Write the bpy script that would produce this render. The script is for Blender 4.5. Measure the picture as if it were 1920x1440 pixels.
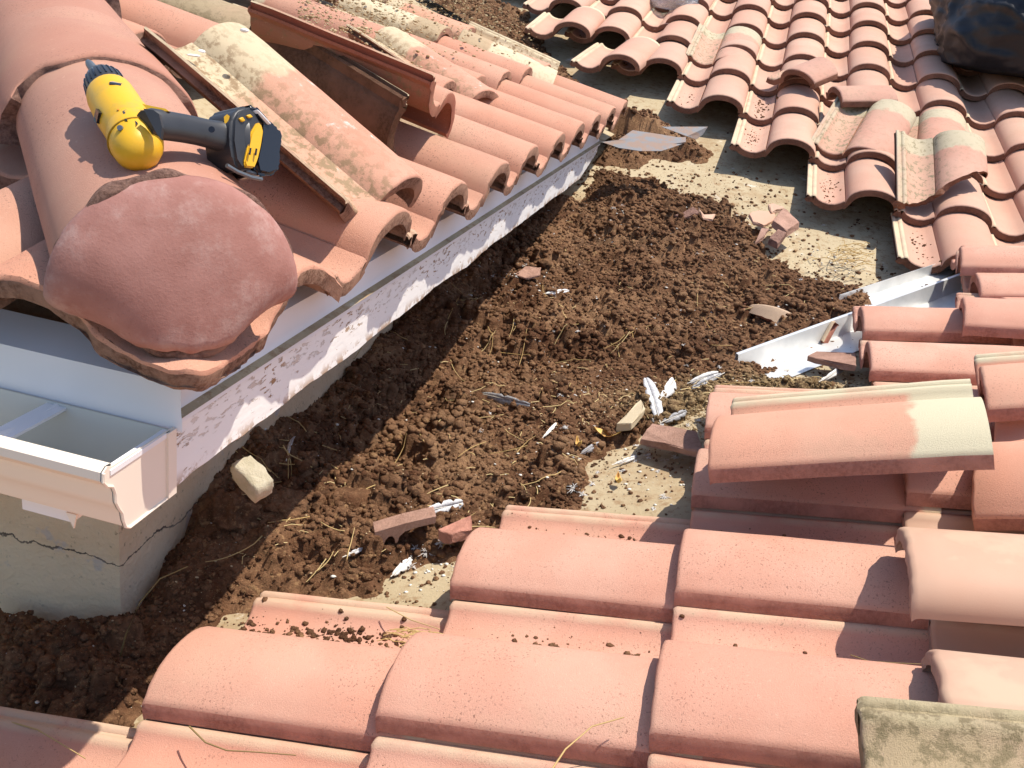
import bpy, bmesh, math, random
import numpy as np
from mathutils import Vector, Matrix, noise as mn
R_=random.Random(7)
S=bpy.context.scene
for o in list(bpy.data.objects): bpy.data.objects.remove(o)
COL=S.collection
# ---------------------------------------------------------------- camera
YAW,PIT,ROL,FPX=-0.203418,0.382429,0.137470,1828.506
CAM=np.array([0.508457,-0.813377,0.457809])
FW=np.array([math.sin(YAW)*math.cos(PIT),math.cos(YAW)*math.cos(PIT),-math.sin(PIT)])
_r=np.array([math.cos(YAW),-math.sin(YAW),0.]); _u=np.cross(_r,FW)
RT=math.cos(ROL)*_r+math.sin(ROL)*_u; UP=-math.sin(ROL)*_r+math.cos(ROL)*_u
cd=bpy.data.cameras.new('camera'); cam=bpy.data.objects.new('camera',cd); COL.objects.link(cam)
cam.matrix_world=Matrix(((RT[0],UP[0],-FW[0],CAM[0]),(RT[1],UP[1],-FW[1],CAM[1]),(RT[2],UP[2],-FW[2],CAM[2]),(0,0,0,1)))
cd.sensor_width=36; cd.lens=FPX/1920*36; cd.clip_start=.02; cd.clip_end=500
S.camera=cam
# ---------------------------------------------------------------- light
LT=Vector((-.34,-.12,-1)).normalized()       # direction the sunlight travels
w=bpy.data.worlds.new('World'); S.world=w; w.use_nodes=True
nt=w.node_tree; nt.nodes.clear()
sky=nt.nodes.new('ShaderNodeTexSky'); sky.sky_type='NISHITA'; sky.sun_disc=False
el=math.asin(-LT.z); sky.sun_elevation=el; sky.sun_rotation=math.atan2(-LT.x,-LT.y)
bg=nt.nodes.new('ShaderNodeBackground'); bg.inputs[1].default_value=.15
wo=nt.nodes.new('ShaderNodeOutputWorld'); nt.links.new(sky.outputs[0],bg.inputs[0]); nt.links.new(bg.outputs[0],wo.inputs[0])
sd=bpy.data.lights.new('sun','SUN'); sd.energy=4.6; sd.angle=math.radians(.5); sd.color=(1,.93,.82)
sun=bpy.data.objects.new('sun',sd); COL.objects.link(sun); sun.rotation_euler=LT.to_track_quat('-Z','Y').to_euler(); sun.location=(2,1,6)
S.view_settings.view_transform='Standard'; S.view_settings.look='None'; S.view_settings.exposure=.38; S.view_settings.gamma=1
S.render.engine='CYCLES'
# ---------------------------------------------------------------- geometry of the place
tC,tB,tA=.27206,.28495,.28
W_,EC,EB=.28,.2957,.3054
C0=np.array([-.05704,.30873,-.41071]); B0=np.array([.4249,3.44117,.22542]); A0=np.array([.0365,.0020,.0960])
OFF=.075
def zC(x,y,o=0): return C0[2]+tC*(x-C0[0])+o
def zB(x,y,o=0): return B0[2]+tB*(y-B0[1])+o-(.035 if o==-OFF else 0)
def zA(x,y,o=0): return A0[2]-tA*(x-A0[0])+o
def ray(px,py): return (px-960)/FPX*RT+(720-py)/FPX*UP+FW
def hit(px,py,n,d0):
    n=np.array(n,float); d=ray(px,py); return CAM+d*((d0-n@CAM)/(n@d))
def hC(px,py,o=0): return hit(px,py,(-tC,0,1),C0[2]-tC*C0[0]+o)
def hB(px,py,o=0): return hit(px,py,(0,-tB,1),B0[2]-tB*B0[1]+o)
def zCf(x,y): return zC(x,y,-OFF)
def hA(px,py,o=0): return hit(px,py,(tA,0,1),A0[2]+tA*A0[0]+o)
def hG(px,py,o=0):
    a=hC(px,py,o); b=hB(px,py,o); return a if np.dot(a-CAM,FW)<np.dot(b-CAM,FW) else b
def at(px,py,depth): return CAM+ray(px,py)*depth
def sph(px,py,c0,L,far=True):
    d=ray(px,py); d=d/np.linalg.norm(d); o=CAM-c0; b=d@o; D=b*b-(o@o-L*L)
    return CAM+d*(-b+(0 if D<0 else (D**.5 if far else -D**.5)))
# ---------------------------------------------------------------- object helpers
def tag(o,label=None,cat=None,group=None,kind=None):
    if label: o['label']=label
    if cat: o['category']=cat
    if group: o['group']=group
    if kind: o['kind']=kind
    return o
def link(name,me,mats=(),parent=None,mat=None):
    o=bpy.data.objects.new(name,me); COL.objects.link(o)
    for m in mats: me.materials.append(m)
    if mat is not None: o.matrix_world=mat
    if parent is not None:
        o.parent=parent
        if mat is None: o.matrix_parent_inverse=parent.matrix_world.inverted()
    return o
def empty(name,loc=(0,0,0)):
    o=bpy.data.objects.new(name,None); COL.objects.link(o); o.empty_display_size=.05
    o.matrix_world=Matrix.Translation(Vector(loc)); return o
def pydata(name,v,f,mats=(),parent=None,smooth=False,angle=40):
    me=bpy.data.meshes.new(name); me.from_pydata([tuple(map(float,p)) for p in v],[],[tuple(q) for q in f]); me.update()
    if smooth:
        me.polygons.foreach_set('use_smooth',[True]*len(me.polygons)); me.set_sharp_from_angle(angle=math.radians(angle))
    return link(name,me,mats,parent)
class MB:
    def __init__(s): s.v=[];s.f=[]
    def add(s,v,f):
        n=len(s.v); s.v+=[tuple(map(float,p)) for p in v]; s.f+=[tuple(i+n for i in q) for q in f]; return s
    def box(s,a,b):
        x0,y0,z0=a;x1,y1,z1=b
        return s.add([(x0,y0,z0),(x1,y0,z0),(x1,y1,z0),(x0,y1,z0),(x0,y0,z1),(x1,y0,z1),(x1,y1,z1),(x0,y1,z1)],
            [(0,3,2,1),(4,5,6,7),(0,1,5,4),(1,2,6,5),(2,3,7,6),(3,0,4,7)])
    def tube(s,pts,rad,n=6,cap=True):
        pts=[Vector(p) for p in pts]; rings=[]
        if not hasattr(rad,'__len__'): rad=[rad]*len(pts)
        up=Vector((.13,.31,.94)).normalized()
        for i,p in enumerate(pts):
            t=(pts[min(i+1,len(pts)-1)]-pts[max(i-1,0)]).normalized()
            a=t.cross(up).normalized(); b=a.cross(t)
            rings.append([p+(a*math.cos(2*math.pi*k/n)+b*math.sin(2*math.pi*k/n))*rad[i] for k in range(n)])
        v=[q for r in rings for q in r]; f=[]
        for i in range(len(pts)-1):
            for k in range(n): f.append((i*n+k,i*n+(k+1)%n,(i+1)*n+(k+1)%n,(i+1)*n+k))
        if cap: f.append(tuple(range(n))[::-1]); f.append(tuple((len(pts)-1)*n+k for k in range(n)))
        return s.add(v,f)
    def prism(s,poly,nrm,th):
        nrm=Vector(nrm).normalized(); n=len(poly); P=[Vector(p) for p in poly]
        s.add([p-nrm*th/2 for p in P]+[p+nrm*th/2 for p in P],[tuple(range(n))[::-1],tuple(range(n,2*n))]+[(k,(k+1)%n,n+(k+1)%n,n+k) for k in range(n)]); return s
    def build(s,name,mat,parent=None,smooth=False,angle=40):
        o=pydata(name,s.v,s.f,(mat,),parent,smooth,angle)
        bm=bmesh.new(); bm.from_mesh(o.data); bmesh.ops.recalc_face_normals(bm,faces=bm.faces); bm.to_mesh(o.data); bm.free()
        return o
# ---------------------------------------------------------------- materials
class NT:
    def __init__(s,name,rough=.85,spec=.25):
        s.m=bpy.data.materials.new(name); s.m.use_nodes=True; s.t=s.m.node_tree
        s.b=s.t.nodes['Principled BSDF']; s.b.inputs['Roughness'].default_value=rough
        s.b.inputs['Specular IOR Level'].default_value=spec
        tc=s.t.nodes.new('ShaderNodeTexCoord'); s.obj=tc.outputs['Object']
        oi=s.t.nodes.new('ShaderNodeObjectInfo'); s.rnd=oi.outputs['Random']
        s.ofs=s.vm('ADD',s.obj,s.comb(s.mul(s.rnd,37.3),s.mul(s.rnd,11.7),s.mul(s.rnd,5.1)))
    def n(s,t): return s.t.nodes.new(t)
    def L(s,a,b): s.t.links.new(a,b)
    def _set(s,i,v):
        if hasattr(v,'is_output') or isinstance(v,bpy.types.NodeSocket): s.L(v,i)
        elif isinstance(v,(tuple,list)) and len(v)==3 and len(i.default_value)==4: i.default_value=(*v,1)
        else: i.default_value=v
    def math(s,op,a,b=0.,c=None):
        n=s.n('ShaderNodeMath'); n.operation=op; s._set(n.inputs[0],a); s._set(n.inputs[1],b)
        if c is not None: s._set(n.inputs[2],c)
        return n.outputs[0]
    def mul(s,a,b): return s.math('MULTIPLY',a,b)
    def add(s,a,b): return s.math('ADD',a,b)
    def comb(s,x,y,z):
        n=s.n('ShaderNodeCombineXYZ')
        for i,v in enumerate((x,y,z)): s._set(n.inputs[i],v)
        return n.outputs[0]
    def sep(s,v):
        n=s.n('ShaderNodeSeparateXYZ'); s.L(v,n.inputs[0]); return n.outputs
    def vm(s,op,a,b):
        n=s.n('ShaderNodeVectorMath'); n.operation=op; s._set(n.inputs[0],a); s._set(n.inputs[1],b); return n.outputs[0]
    def noise(s,sc,det=4,rough=.55,vec=None,dist=0):
        n=s.n('ShaderNodeTexNoise'); n.inputs['Scale'].default_value=sc; n.inputs['Detail'].default_value=det; n.inputs['Roughness'].default_value=rough; n.inputs['Distortion'].default_value=dist
        s.L(vec or s.ofs,n.inputs['Vector']); return n.outputs[0]
    def vor(s,sc,vec=None,feat='F1'):
        n=s.n('ShaderNodeTexVoronoi'); n.inputs['Scale'].default_value=sc; n.feature=feat; s.L(vec or s.ofs,n.inputs['Vector']); return n.outputs
    def step(s,v,a,b):
        n=s.n('ShaderNodeMapRange'); n.interpolation_type='SMOOTHSTEP'; s._set(n.inputs[0],v); n.inputs[1].default_value=a; n.inputs[2].default_value=b; return n.outputs[0]
    def mix(s,f,a,b):
        n=s.n('ShaderNodeMix'); n.data_type='RGBA'; s._set(n.inputs[0],f); s._set(n.inputs[6],a); s._set(n.inputs[7],b); return n.outputs[2]
    def bump(s,h,st,dist=.002,prev=None):
        n=s.n('ShaderNodeBump'); n.inputs['Strength'].default_value=st; n.inputs['Distance'].default_value=dist; s.L(h,n.inputs['Height'])
        if prev is not None: s.L(prev,n.inputs['Normal'])
        return n.outputs[0]
    def col(s,c): s._set(s.b.inputs['Base Color'],c); return s
    def nrm(s,v): s.L(v,s.b.inputs['Normal']); return s
def tile_mat(name,c1,c2,speck=.5,dirt=0.,cream=(.60,.50,.34),headv=.285,ridge=.6,rough=.85,chalk=0.,dirtcol=(.23,.14,.075),bumps=.5):
    t=NT(name,rough); x,y,z=t.sep(t.obj)
    c=t.mix(t.step(t.noise(9,4),.3,.7),c1,c2)
    c=t.mix(t.mul(t.rnd,.55),c,(c1[0]*.80,c1[1]*.86,c1[2]*.90)); c=t.mix(t.mul(t.step(t.noise(4.5,5,.7),.52,.70),.30),c,(.40,.27,.17))
    c=t.mix(t.mul(t.step(t.noise(2.6,5,.6),.40,.66),.35),c,(c1[0]*1.0,c1[1]*.80,c1[2]*.74))
    c=t.mix(t.mul(t.step(t.noise(330,2,.7),.585,.68),t.mul(t.step(t.noise(8,4),.35,.65),speck)),c,tuple(a*.40 for a in c1))
    c=t.mix(t.mul(t.step(t.noise(210,2,.6),.62,.75),speck*.25),c,(.72,.5,.36))
    if chalk: c=t.mix(t.mul(t.step(t.noise(22,5,.65),.60,.72),chalk),c,(.80,.72,.68))
    nz=t.mul(t.add(t.noise(26,4),-.5),.06)
    head=t.step(t.add(y,nz),headv,headv+.016)
    c=t.mix(head,c,cream)
    rid=t.mul(t.step(x,.036,.030),t.add(t.mul(t.step(t.noise(14,4),.3,.6),.5),ridge-.25))
    c=t.mix(rid,c,cream)
    if dirt:
        pan=t.mul(t.step(x,.0,.03),t.step(x,.16,.12))
        d=t.step(t.noise(60,5,.7),.62-.16*dirt,.70-.10*dirt)
        d=t.mul(d,t.add(t.mul(pan,.8),.2)); c=t.mix(t.mul(d,min(1,dirt+.2)),c,dirtcol)
        c=t.mix(t.mul(t.mul(pan,dirt*.5),t.noise(12,3)),c,(.5,.40,.25))
    t.col(c); h=t.add(t.noise(520,3,.75),t.mul(t.noise(1100,2,.7),.7)); t.nrm(t.bump(h,bumps,.0022))
    return t.m
def raw_mat(name,c1,c2):
    t=NT(name,.95,.15); c=t.mix(t.step(t.noise(160,4,.7),.35,.68),c1,c2); c=t.mix(t.step(t.noise(15,3),.4,.7),c,tuple(a*1.25 for a in c1)); t.col(c)
    t.nrm(t.bump(t.noise(240,5,.8),1.0,.006)); return t.m
M={}
M['C']=tile_mat('salmon_concrete',(.60,.31,.22),(.67,.385,.285),speck=.9,headv=.33,ridge=.24)
M['Craw']=raw_mat('salmon_raw_edge',(.60,.29,.215),(.46,.20,.145))
M['B']=tile_mat('pink_concrete',(.55,.325,.235),(.61,.385,.285),speck=.4,rough=.7,bumps=.25,headv=.33)
M['Braw']=raw_mat('brown_raw_edge',(.24,.115,.075),(.16,.075,.05))
M['A']=tile_mat('orange_concrete',(.58,.295,.20),(.64,.355,.25),speck=1.,bumps=.8,headv=.33,ridge=.2)
M['Araw']=raw_mat('orange_raw_edge',(.40,.235,.165),(.17,.085,.055))
M['dirty']=tile_mat('dirty_salmon',(.56,.30,.20),(.62,.36,.25),speck=.6,dirt=.8,cream=(.52,.42,.28),headv=.25,chalk=.25)
M['dirtyB']=tile_mat('dirty_pink',(.55,.30,.22),(.60,.35,.26),speck=.3,dirt=.75,cream=(.50,.43,.30),headv=.27,rough=.7,dirtcol=(.2,.17,.1))
M['chalk']=tile_mat('chalky_salmon',(.58,.29,.20),(.66,.38,.28),speck=.6,dirt=1.0,cream=(.56,.45,.30),headv=.235,chalk=.85)
M['tan']=tile_mat('tan_dirty_tile',(.42,.31,.19),(.50,.38,.24),speck=.5,dirt=.9,headv=.1)
M['moss']=tile_mat('mossy_tile',(.46,.36,.215),(.53,.37,.25),speck=.9,dirt=1.0,cream=(.55,.46,.28),headv=.5,dirtcol=(.20,.155,.08),bumps=1.)
M['under']=tile_mat('brick_red_underside',(.34,.125,.08),(.42,.17,.11),speck=.8,dirt=.6,ridge=-.3,headv=9)
M['corner']=tile_mat('corner_orange',(.58,.28,.185),(.64,.34,.235),speck=1.,bumps=.7,ridge=-.3,headv=9)
M['pale']=tile_mat('pale_peach_clay',(.55,.34,.235),(.60,.385,.27),speck=.05,ridge=.0,headv=9,rough=.55,bumps=.1)
M['paleraw']=raw_mat('pale_raw_edge',(.62,.42,.33),(.55,.36,.28))
# ---------------------------------------------------------------- tile meshes
PROF=[(0,-.0045),(.0015,-.0008),(.005,0),(.010,-.0008),(.0125,-.0045),(.0175,-.0045),(.020,-.0008),(.025,0),(.030,-.0008),(.034,-.0065),(.042,-.0125),(.055,-.018),(.075,-.0215),(.095,-.0195),(.110,-.0125),(.119,-.0055),(.1235,-.003),(.126,-.0065),(.1285,-.0015)]
for k in range(1,15):
    a=math.pi*(1-k/14.); 
    q=(k/14.)*math.pi*.82; PROF.append((.2155-.087*math.cos(q),.002+.050*math.sin(q)))
PROF+=[(.2920,.0268),(.2940,.0242),(.2955,.0212),(.2972,.010),(.2975,.001)]
PROFR=[(a,(b if abs(a-.126)>.0005 else b-.004)) for a,b in PROF if a<.1284]+[(.2125-.084*math.cos(k/15.*math.pi*1.04),-.001+.051*math.sin(k/15.*math.pi*1.04)) for k in range(1,16)]
PANP=[(-.09,-.006),(-.07,-.012),(-.045,-.017),(-.02,-.020),(.0,-.022),(.03,-.0225)]+[p for p in PROF if p[0]>.05]
def vnoise(p,s): return mn.noise(Vector(p)*s)
def tile_mesh(name,L=.36,th=.0195,seed=0,prof=PROF,cuts=(),rough=.0016,nv=9,mats=None,jag=.004):
    bm=bmesh.new(); vs=[0,.0022,.006]+[.006+(L-.006)*(k+1)/nv for k in range(nv)]
    grid=[]
    for j,v in enumerate(vs):
        row=[]
        for (u,h) in prof:
            dv=0;dh=0
            if j==0: dh=-.0042
            elif j==1: dh=-.0011
            if j<3: dv=rough*vnoise((u*3,seed*5.3,j*.2),40)
            dh+=.0010*vnoise((u,v,seed*3.1),11)+ (-.0015 if j==len(vs)-1 else 0)
            row.append(bm.verts.new((u,v+dv,h+dh)))
        grid.append(row)
    for j in range(len(vs)-1):
        for i in range(len(prof)-1): bm.faces.new((grid[j][i],grid[j][i+1],grid[j+1][i+1],grid[j+1][i])).material_index=1 if i>=len(prof)-3 and prof is PROF else 0
    for (co,no) in cuts:     # drop everything on the +no side (local coordinates)
        bmesh.ops.subdivide_edges(bm,edges=[e for e in bm.edges if abs((e.verts[0].co-e.verts[1].co).y)>.03],cuts=2) if jag else None
        r=bmesh.ops.bisect_plane(bm,geom=bm.verts[:]+bm.edges[:]+bm.faces[:],plane_co=Vector(co),plane_no=Vector(no),clear_outer=True)
        n=Vector(no).normalized()
        for g in r['geom_cut']:
            if isinstance(g,bmesh.types.BMVert): g.co-=n*(jag*(.5+vnoise((g.co.x,g.co.y,seed),60)))
    bm.normal_update(); bm.verts.ensure_lookup_table()
    tv=list(bm.verts); tf=list(bm.faces); be=[e for e in bm.edges if len(e.link_faces)==1]
    def nn_(v):
        n=v.normal.copy()
        if v.co.y<.012: n.y=0; n.normalize()
        return n
    lo={v:bm.verts.new(v.co-nn_(v)*th) for v in tv}
    for f in tf:
        g=bm.faces.new([lo[v] for v in reversed(f.verts)]); g.material_index=1
    for e in be:
        f=e.link_faces[0]; a,b=e.verts; vl=list(f.verts); 
        if vl[(vl.index(a)+1)%len(vl)]!=b: a,b=b,a
        g=bm.faces.new((b,a,lo[a],lo[b])); g.material_index=1
    me=bpy.data.meshes.new(name); bm.to_mesh(me); bm.free()
    me.polygons.foreach_set('use_smooth',[True]*len(me.polygons)); me.set_sharp_from_angle(angle=math.radians(48))
    for m in (mats or []): me.materials.append(m)
    return me
def frame(o,V,Nn):
    V=Vector(V).normalized(); U=V.cross(Vector(Nn)).normalized(); N=U.cross(V).normalized(); o=Vector(o)
    return Matrix(((U.x,V.x,N.x,o.x),(U.y,V.y,N.y,o.y),(U.z,V.z,N.z,o.z),(0,0,0,1)))
def jit(m,a=.0025,ang=.008):
    return Matrix.Translation(Vector((R_.uniform(-a,a),R_.uniform(-a,a),R_.uniform(-a*.2,a*.5))))@m@Matrix.Rotation(R_.uniform(-ang,ang),4,'Z')@Matrix.Rotation(R_.uniform(-ang,ang)*.6,4,'X')
TM={k:[tile_mesh('tile_%s'%k,seed=i+10*ord(k),mats=(M[k],M[k+'raw']),rough={'C':.0016,'B':.0006,'A':.0045}[k],prof=PROF if k=='C' else PROFR) for i in range(5)] for k in 'ABC'}
TD=[tile_mesh('tile_D%d'%i,seed=50+i,mats=(M[('tan','dirty','moss')[i]],M['Araw']),rough=.004) for i in range(3)]
ORD=['','first','second','third','fourth','fifth','sixth','seventh','eighth','ninth','tenth','eleventh','twelfth','thirteenth','fourteenth','fifteenth']
TILT=.095
def tile(me,mtx,label,group,name='clay_tile'):
    o=bpy.data.objects.new(name,me); COL.objects.link(o); o.matrix_world=mtx; tag(o,label,'tile' if name=='clay_tile' else 'ridge tile',group); return o
# --- slope C (foreground): rises to +X
VC=Vector((1,0,tC-TILT)); VB=Vector((0,1,tB-TILT)); VA=Vector((-1,0,tA-TILT)); VS=Vector((0,1,tA-TILT)); Z=Vector((0,0,1))
CMAP={-2:range(-1,5),-1:range(-1,5),0:range(0,3),1:range(1,3),2:range(2,6),3:range(2,7),4:range(3,7),5:range(3,7),6:range(4,7),7:range(4,7),8:range(5,8)}
for i,js in CMAP.items():
    for k,j in enumerate(js):
        o=(C0[0]+j*EC,C0[1]+i*W_,C0[2]+tC*j*EC)
        lab='salmon near slope tile, %s row up from picture bottom, %s from its lower end'%(ORD[i+3],ORD[k+1])
        tile(TM['C'][(i*3+j)%5],jit(frame(o,VC,Z)),lab,'salmon tiles laid on the near slope')
BMIN={-4:2,-3:1,-2:0,-1:-1,0:-2,1:-3,2:-4,3:-5,4:-6,5:-6,6:-6,7:-6}
for j,i0 in BMIN.items():
    for k,i in enumerate(range(i0,6)):
        if j<=-3 and i>4: continue
        x=B0[0]+i*W_; y=B0[1]+j*EB
        if x-.25>(y-1.26)/.954+.35: continue
        if (j,i) in ((-3,4),): pass
        lab='pale pink far slope tile, %s course above its ragged edge, %s from the left'%(ORD[j+5],ORD[k+1])
        tile(TM['B'][(i*2+j*3)%5],jit(frame((x,y,B0[2]+tB*j*EB),VB,Z)),lab,'pale pink tiles laid on the far slope')
# --- slope A east face: rises to -X, cut along the hip (x+y>0 kept)
def hipcut(mtx,side):   # world plane x+y=0 ; side +1 keeps x+y>0
    inv=mtx.inverted(); co=inv@Vector((0,0,.1)); no=(inv.to_3x3()@(Vector((-1,-1,0))*side)).normalized()
    return (tuple(co),tuple(no))
for n in range(0,10):
    for j in range(0,4):
        if n==0 and j==0: continue
        if j>=1 and n<=1: continue
        x=A0[0]-j*EC; y=A0[1]+n*W_
        if j==1 and n in (2,3,4): continue
        if j==2 and n in (5,7): continue
        if j==3 and n in (4,6,8): continue
        if y>3.05+j*EC*1.0: continue
        mtx=frame((x,y,A0[2]+tA*j*EC),VA,Z)
        lab='weathered orange tile, %s course above the long white fascia, %s from the corner'%(ORD[j+1],ORD[n+1])
        if n==0:
            me=tile_mesh('tile_corner',prof=PANP,seed=3,cuts=[hipcut(mtx,1)],mats=(M['A'],M['Araw']),rough=.003,jag=0)
        elif y<.4+j*EC: 
            me=tile_mesh('tile_hipcut',seed=n,prof=PROFR,cuts=[hipcut(mtx,1)],mats=(M['A'],M['Araw']),rough=.003,jag=0)
        elif j>=2: me=TD[(n+j*2)%3] if (n*3+j)%4 else TM['A'][n%5]
        else: me=TM['A'][(n+j*2)%5]
        if n>0: mtx=jit(mtx,.002)
        tile(me,mtx,lab,'orange tiles laid on the left roof')
# south face: rises to +Y
for k in range(0,5):
    for j in range(0,4):
        x=-.20-.28*k; y=-.045+j*EC; 
        if True:
            mtx=frame((x,y,A0[2]-.004+tA*j*EC+.0),VS,Z)
            if -x+.02 < y-.05: continue
            pr=[p for p in PROF if p[0]<.119]+[(.14,-.010),(.17,-.014),(.20,-.016),(.24,-.016)] if (k==0) else PROF
            lab='orange tile on gutter side of left roof, %s course up, %s from the corner cap'%(ORD[j+1],ORD[k+1])
            if k==0: continue
            me=tile_mesh('tile_hipcut',seed=k+20,prof=pr,cuts=[hipcut(mtx,-1)],mats=(M['A'],M['Araw']),rough=.003,jag=0)
            if len(me.polygons)>10: tile(me,mtx,lab,'orange tiles above the gutter')
def corner_tile():
    lip=[(-.185,-.05,.136),(-.161,-.05,.142),(-.130,-.05,.142),(-.103,-.05,.135),(-.075,-.05,.118),(-.055,-.051,.104),(-.035,-.052,.095),(-.006,-.054,.089),(.024,-.056,.088),(.046,-.050,.088),(.054,-.028,.085),(.051,.0,.082),(.047,.03,.079),(.045,.067,.079),(.045,.090,.084),(.045,.108,.093),(.045,.131,.111),(.045,.155,.127),(.045,.190,.134),(.045,.226,.126),(.045,.262,.110),(.045,.283,.095),(.045,.296,.086)]
    L=[Vector(p) for p in lip]; P=[]
    for i in range(len(L)-1):
        a,b_,c,d=L[max(i-1,0)],L[i],L[i+1],L[min(i+2,len(L)-1)]
        for q in range(3):
            t_=q/3; P.append(.5*((2*b_)+(c-a)*t_+(2*a-5*b_+4*c-d)*t_*t_+(-a+3*b_-3*c+d)*t_**3))
    P.append(L[-1]); bm=bmesh.new(); g=[]
    for k,p in enumerate(P):
        if p.x<.02 and p.y<0: e=Vector((p.x,-min(p.x,-.012),0)); e.z=p.z+.185*(e.y-p.y)
        elif p.y>.02: e=Vector((-max(p.y,.012),p.y,0)); e.z=p.z+.185*(p.x-e.x)
        else: e=Vector((-.015,.015,.105))
        dn=(p-e).normalized(); row=[]
        for q,s in enumerate((0,.012,.035,.1,.25,.45,.7,1.)):
            v=p.lerp(e,s)
            if q==0: v=v+Vector((0,0,-.0045))
            if q<3: v=v+dn*(.0035*vnoise((p.x,p.y,q*.1),60)); v.z+=.002*vnoise((p.x,p.y,3),45)
            row.append(bm.verts.new(v))
        g.append(row)
    for k in range(len(P)-1):
        for q in range(7): bm.faces.new((g[k][q],g[k+1][q],g[k+1][q+1],g[k][q+1]))
    bmesh.ops.remove_doubles(bm,verts=bm.verts[:],dist=.0002); bmesh.ops.recalc_face_normals(bm,faces=bm.faces[:]); bm.normal_update()
    if sum(f.normal.z for f in bm.faces)<0: bmesh.ops.reverse_faces(bm,faces=bm.faces[:]); bm.normal_update()
    tv=list(bm.verts); tf=list(bm.faces); be=[e for e in bm.edges if len(e.link_faces)==1]; lo={v:bm.verts.new(v.co-(v.normal+Vector((0,0,2.5))).normalized()*.020) for v in tv}
    for f in tf: bm.faces.new([lo[v] for v in reversed(f.verts)]).material_index=1
    for e in be:
        f=e.link_faces[0]; a,b_=e.verts; vl=list(f.verts)
        if vl[(vl.index(a)+1)%len(vl)]!=b_: a,b_=b_,a
        bm.faces.new((b_,a,lo[a],lo[b_])).material_index=1
    me=bpy.data.meshes.new('corner_tile'); bm.to_mesh(me); bm.free(); me.polygons.foreach_set('use_smooth',[True]*len(me.polygons)); me.set_sharp_from_angle(angle=math.radians(50))
    for m in (M['corner'],M['Araw']): me.materials.append(m)
    o=tile(me,Matrix(),'wavy orange corner tile with rough lip sagging over the gutter corner','orange tiles laid on the left roof','corner_tile'); o['category']='tile'
corner_tile()
# ---------------------------------------------------------------- hip caps
def cap_mesh(name,L,w0,w1,h0,h1,th=.02,mats=(),seed=0,rough=.003,rag=0):
    bm=bmesh.new(); NU=26; vs=[0,.003,.008]+[.008+(L-.008)*(k+1)/14 for k in range(14)]; g=[]
    for j,v in enumerate(vs):
        f=v/L; w=w0+(w1-w0)*f; h=h0+(h1-h0)*f; row=[]
        for k in range(NU+1):
            a=math.pi*k/NU; dv=(rough*vnoise((a,seed,0),9)+rag*vnoise((a,seed,3),3)) if j<3 else 0
            dz=-.005 if j==0 else (-.0015 if j==1 else 0); q=1+(.002 if th<.015 else .006)*vnoise((a,v*4,seed),2)
            ss=max(0.,math.sin(a))**.85
            row.append(bm.verts.new((-w*math.cos(a)*q,v+dv,h*ss*q+dz)))
        g.append(row)
    for j in range(len(vs)-1):
        for k in range(NU): bm.faces.new((g[j][k],g[j][k+1],g[j+1][k+1],g[j+1][k]))
    bm.normal_update(); tv=list(bm.verts); tf=list(bm.faces); be=[e for e in bm.edges if len(e.link_faces)==1]
    def nn_(v):
        n=v.normal.copy()
        if v.co.y<.02: n.y=0; n.normalize()
        return n
    lo={v:bm.verts.new(v.co-nn_(v)*th) for v in tv}
    for f in tf: bm.faces.new([lo[v] for v in reversed(f.verts)]).material_index=1
    for e in be:
        f=e.link_faces[0]; a,b=e.verts; vl=list(f.verts)
        if vl[(vl.index(a)+1)%len(vl)]!=b: a,b=b,a
        bm.faces.new((b,a,lo[a],lo[b])).material_index=1
    me=bpy.data.meshes.new(name); bm.to_mesh(me); bm.free()
    me.polygons.foreach_set('use_smooth',[True]*len(me.polygons)); me.set_sharp_from_angle(angle=math.radians(50))
    for m in mats: me.materials.append(m)
    return me
M['cap']=tile_mat('cap_terracotta',(.43,.215,.152),(.50,.27,.195),speck=.8,ridge=-.3,headv=9,rough=.8,bumps=.4)
M['capraw']=raw_mat('cap_raw_edge',(.34,.20,.155),(.17,.09,.07))
VH=Vector((-1,1,.28*1.0)).normalized()
for k,(s,lift,lab) in enumerate([(.012,0,'large round hip cap tile carrying the yellow drill'),(.275,.002,'large round hip cap overlapping the one under the drill'),(.66,.008,'round hip cap at the top left corner of the picture'),(1.05,.01,'farthest round hip cap, mostly beyond the picture')]):
    if k==3: continue
    o=Vector((-s,s,.15+.28*s+(0 if k==0 else -.014)+lift-.002)); sl=Vector((-1,1,.28-.05)).normalized() if k else VH
    me=cap_mesh('cap',.62 if k==0 else .47,*(( .107,.096,.097,.088) if k==0 else (.119,.104,.112,.098)),mats=(M['cap'],M['capraw']),seed=k,rag=.014 if k else .004,th=.027,rough=.005)
    tile(me,frame(o,sl,Z),lab,'round hip caps on the left roof','hip_tile')
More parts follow.
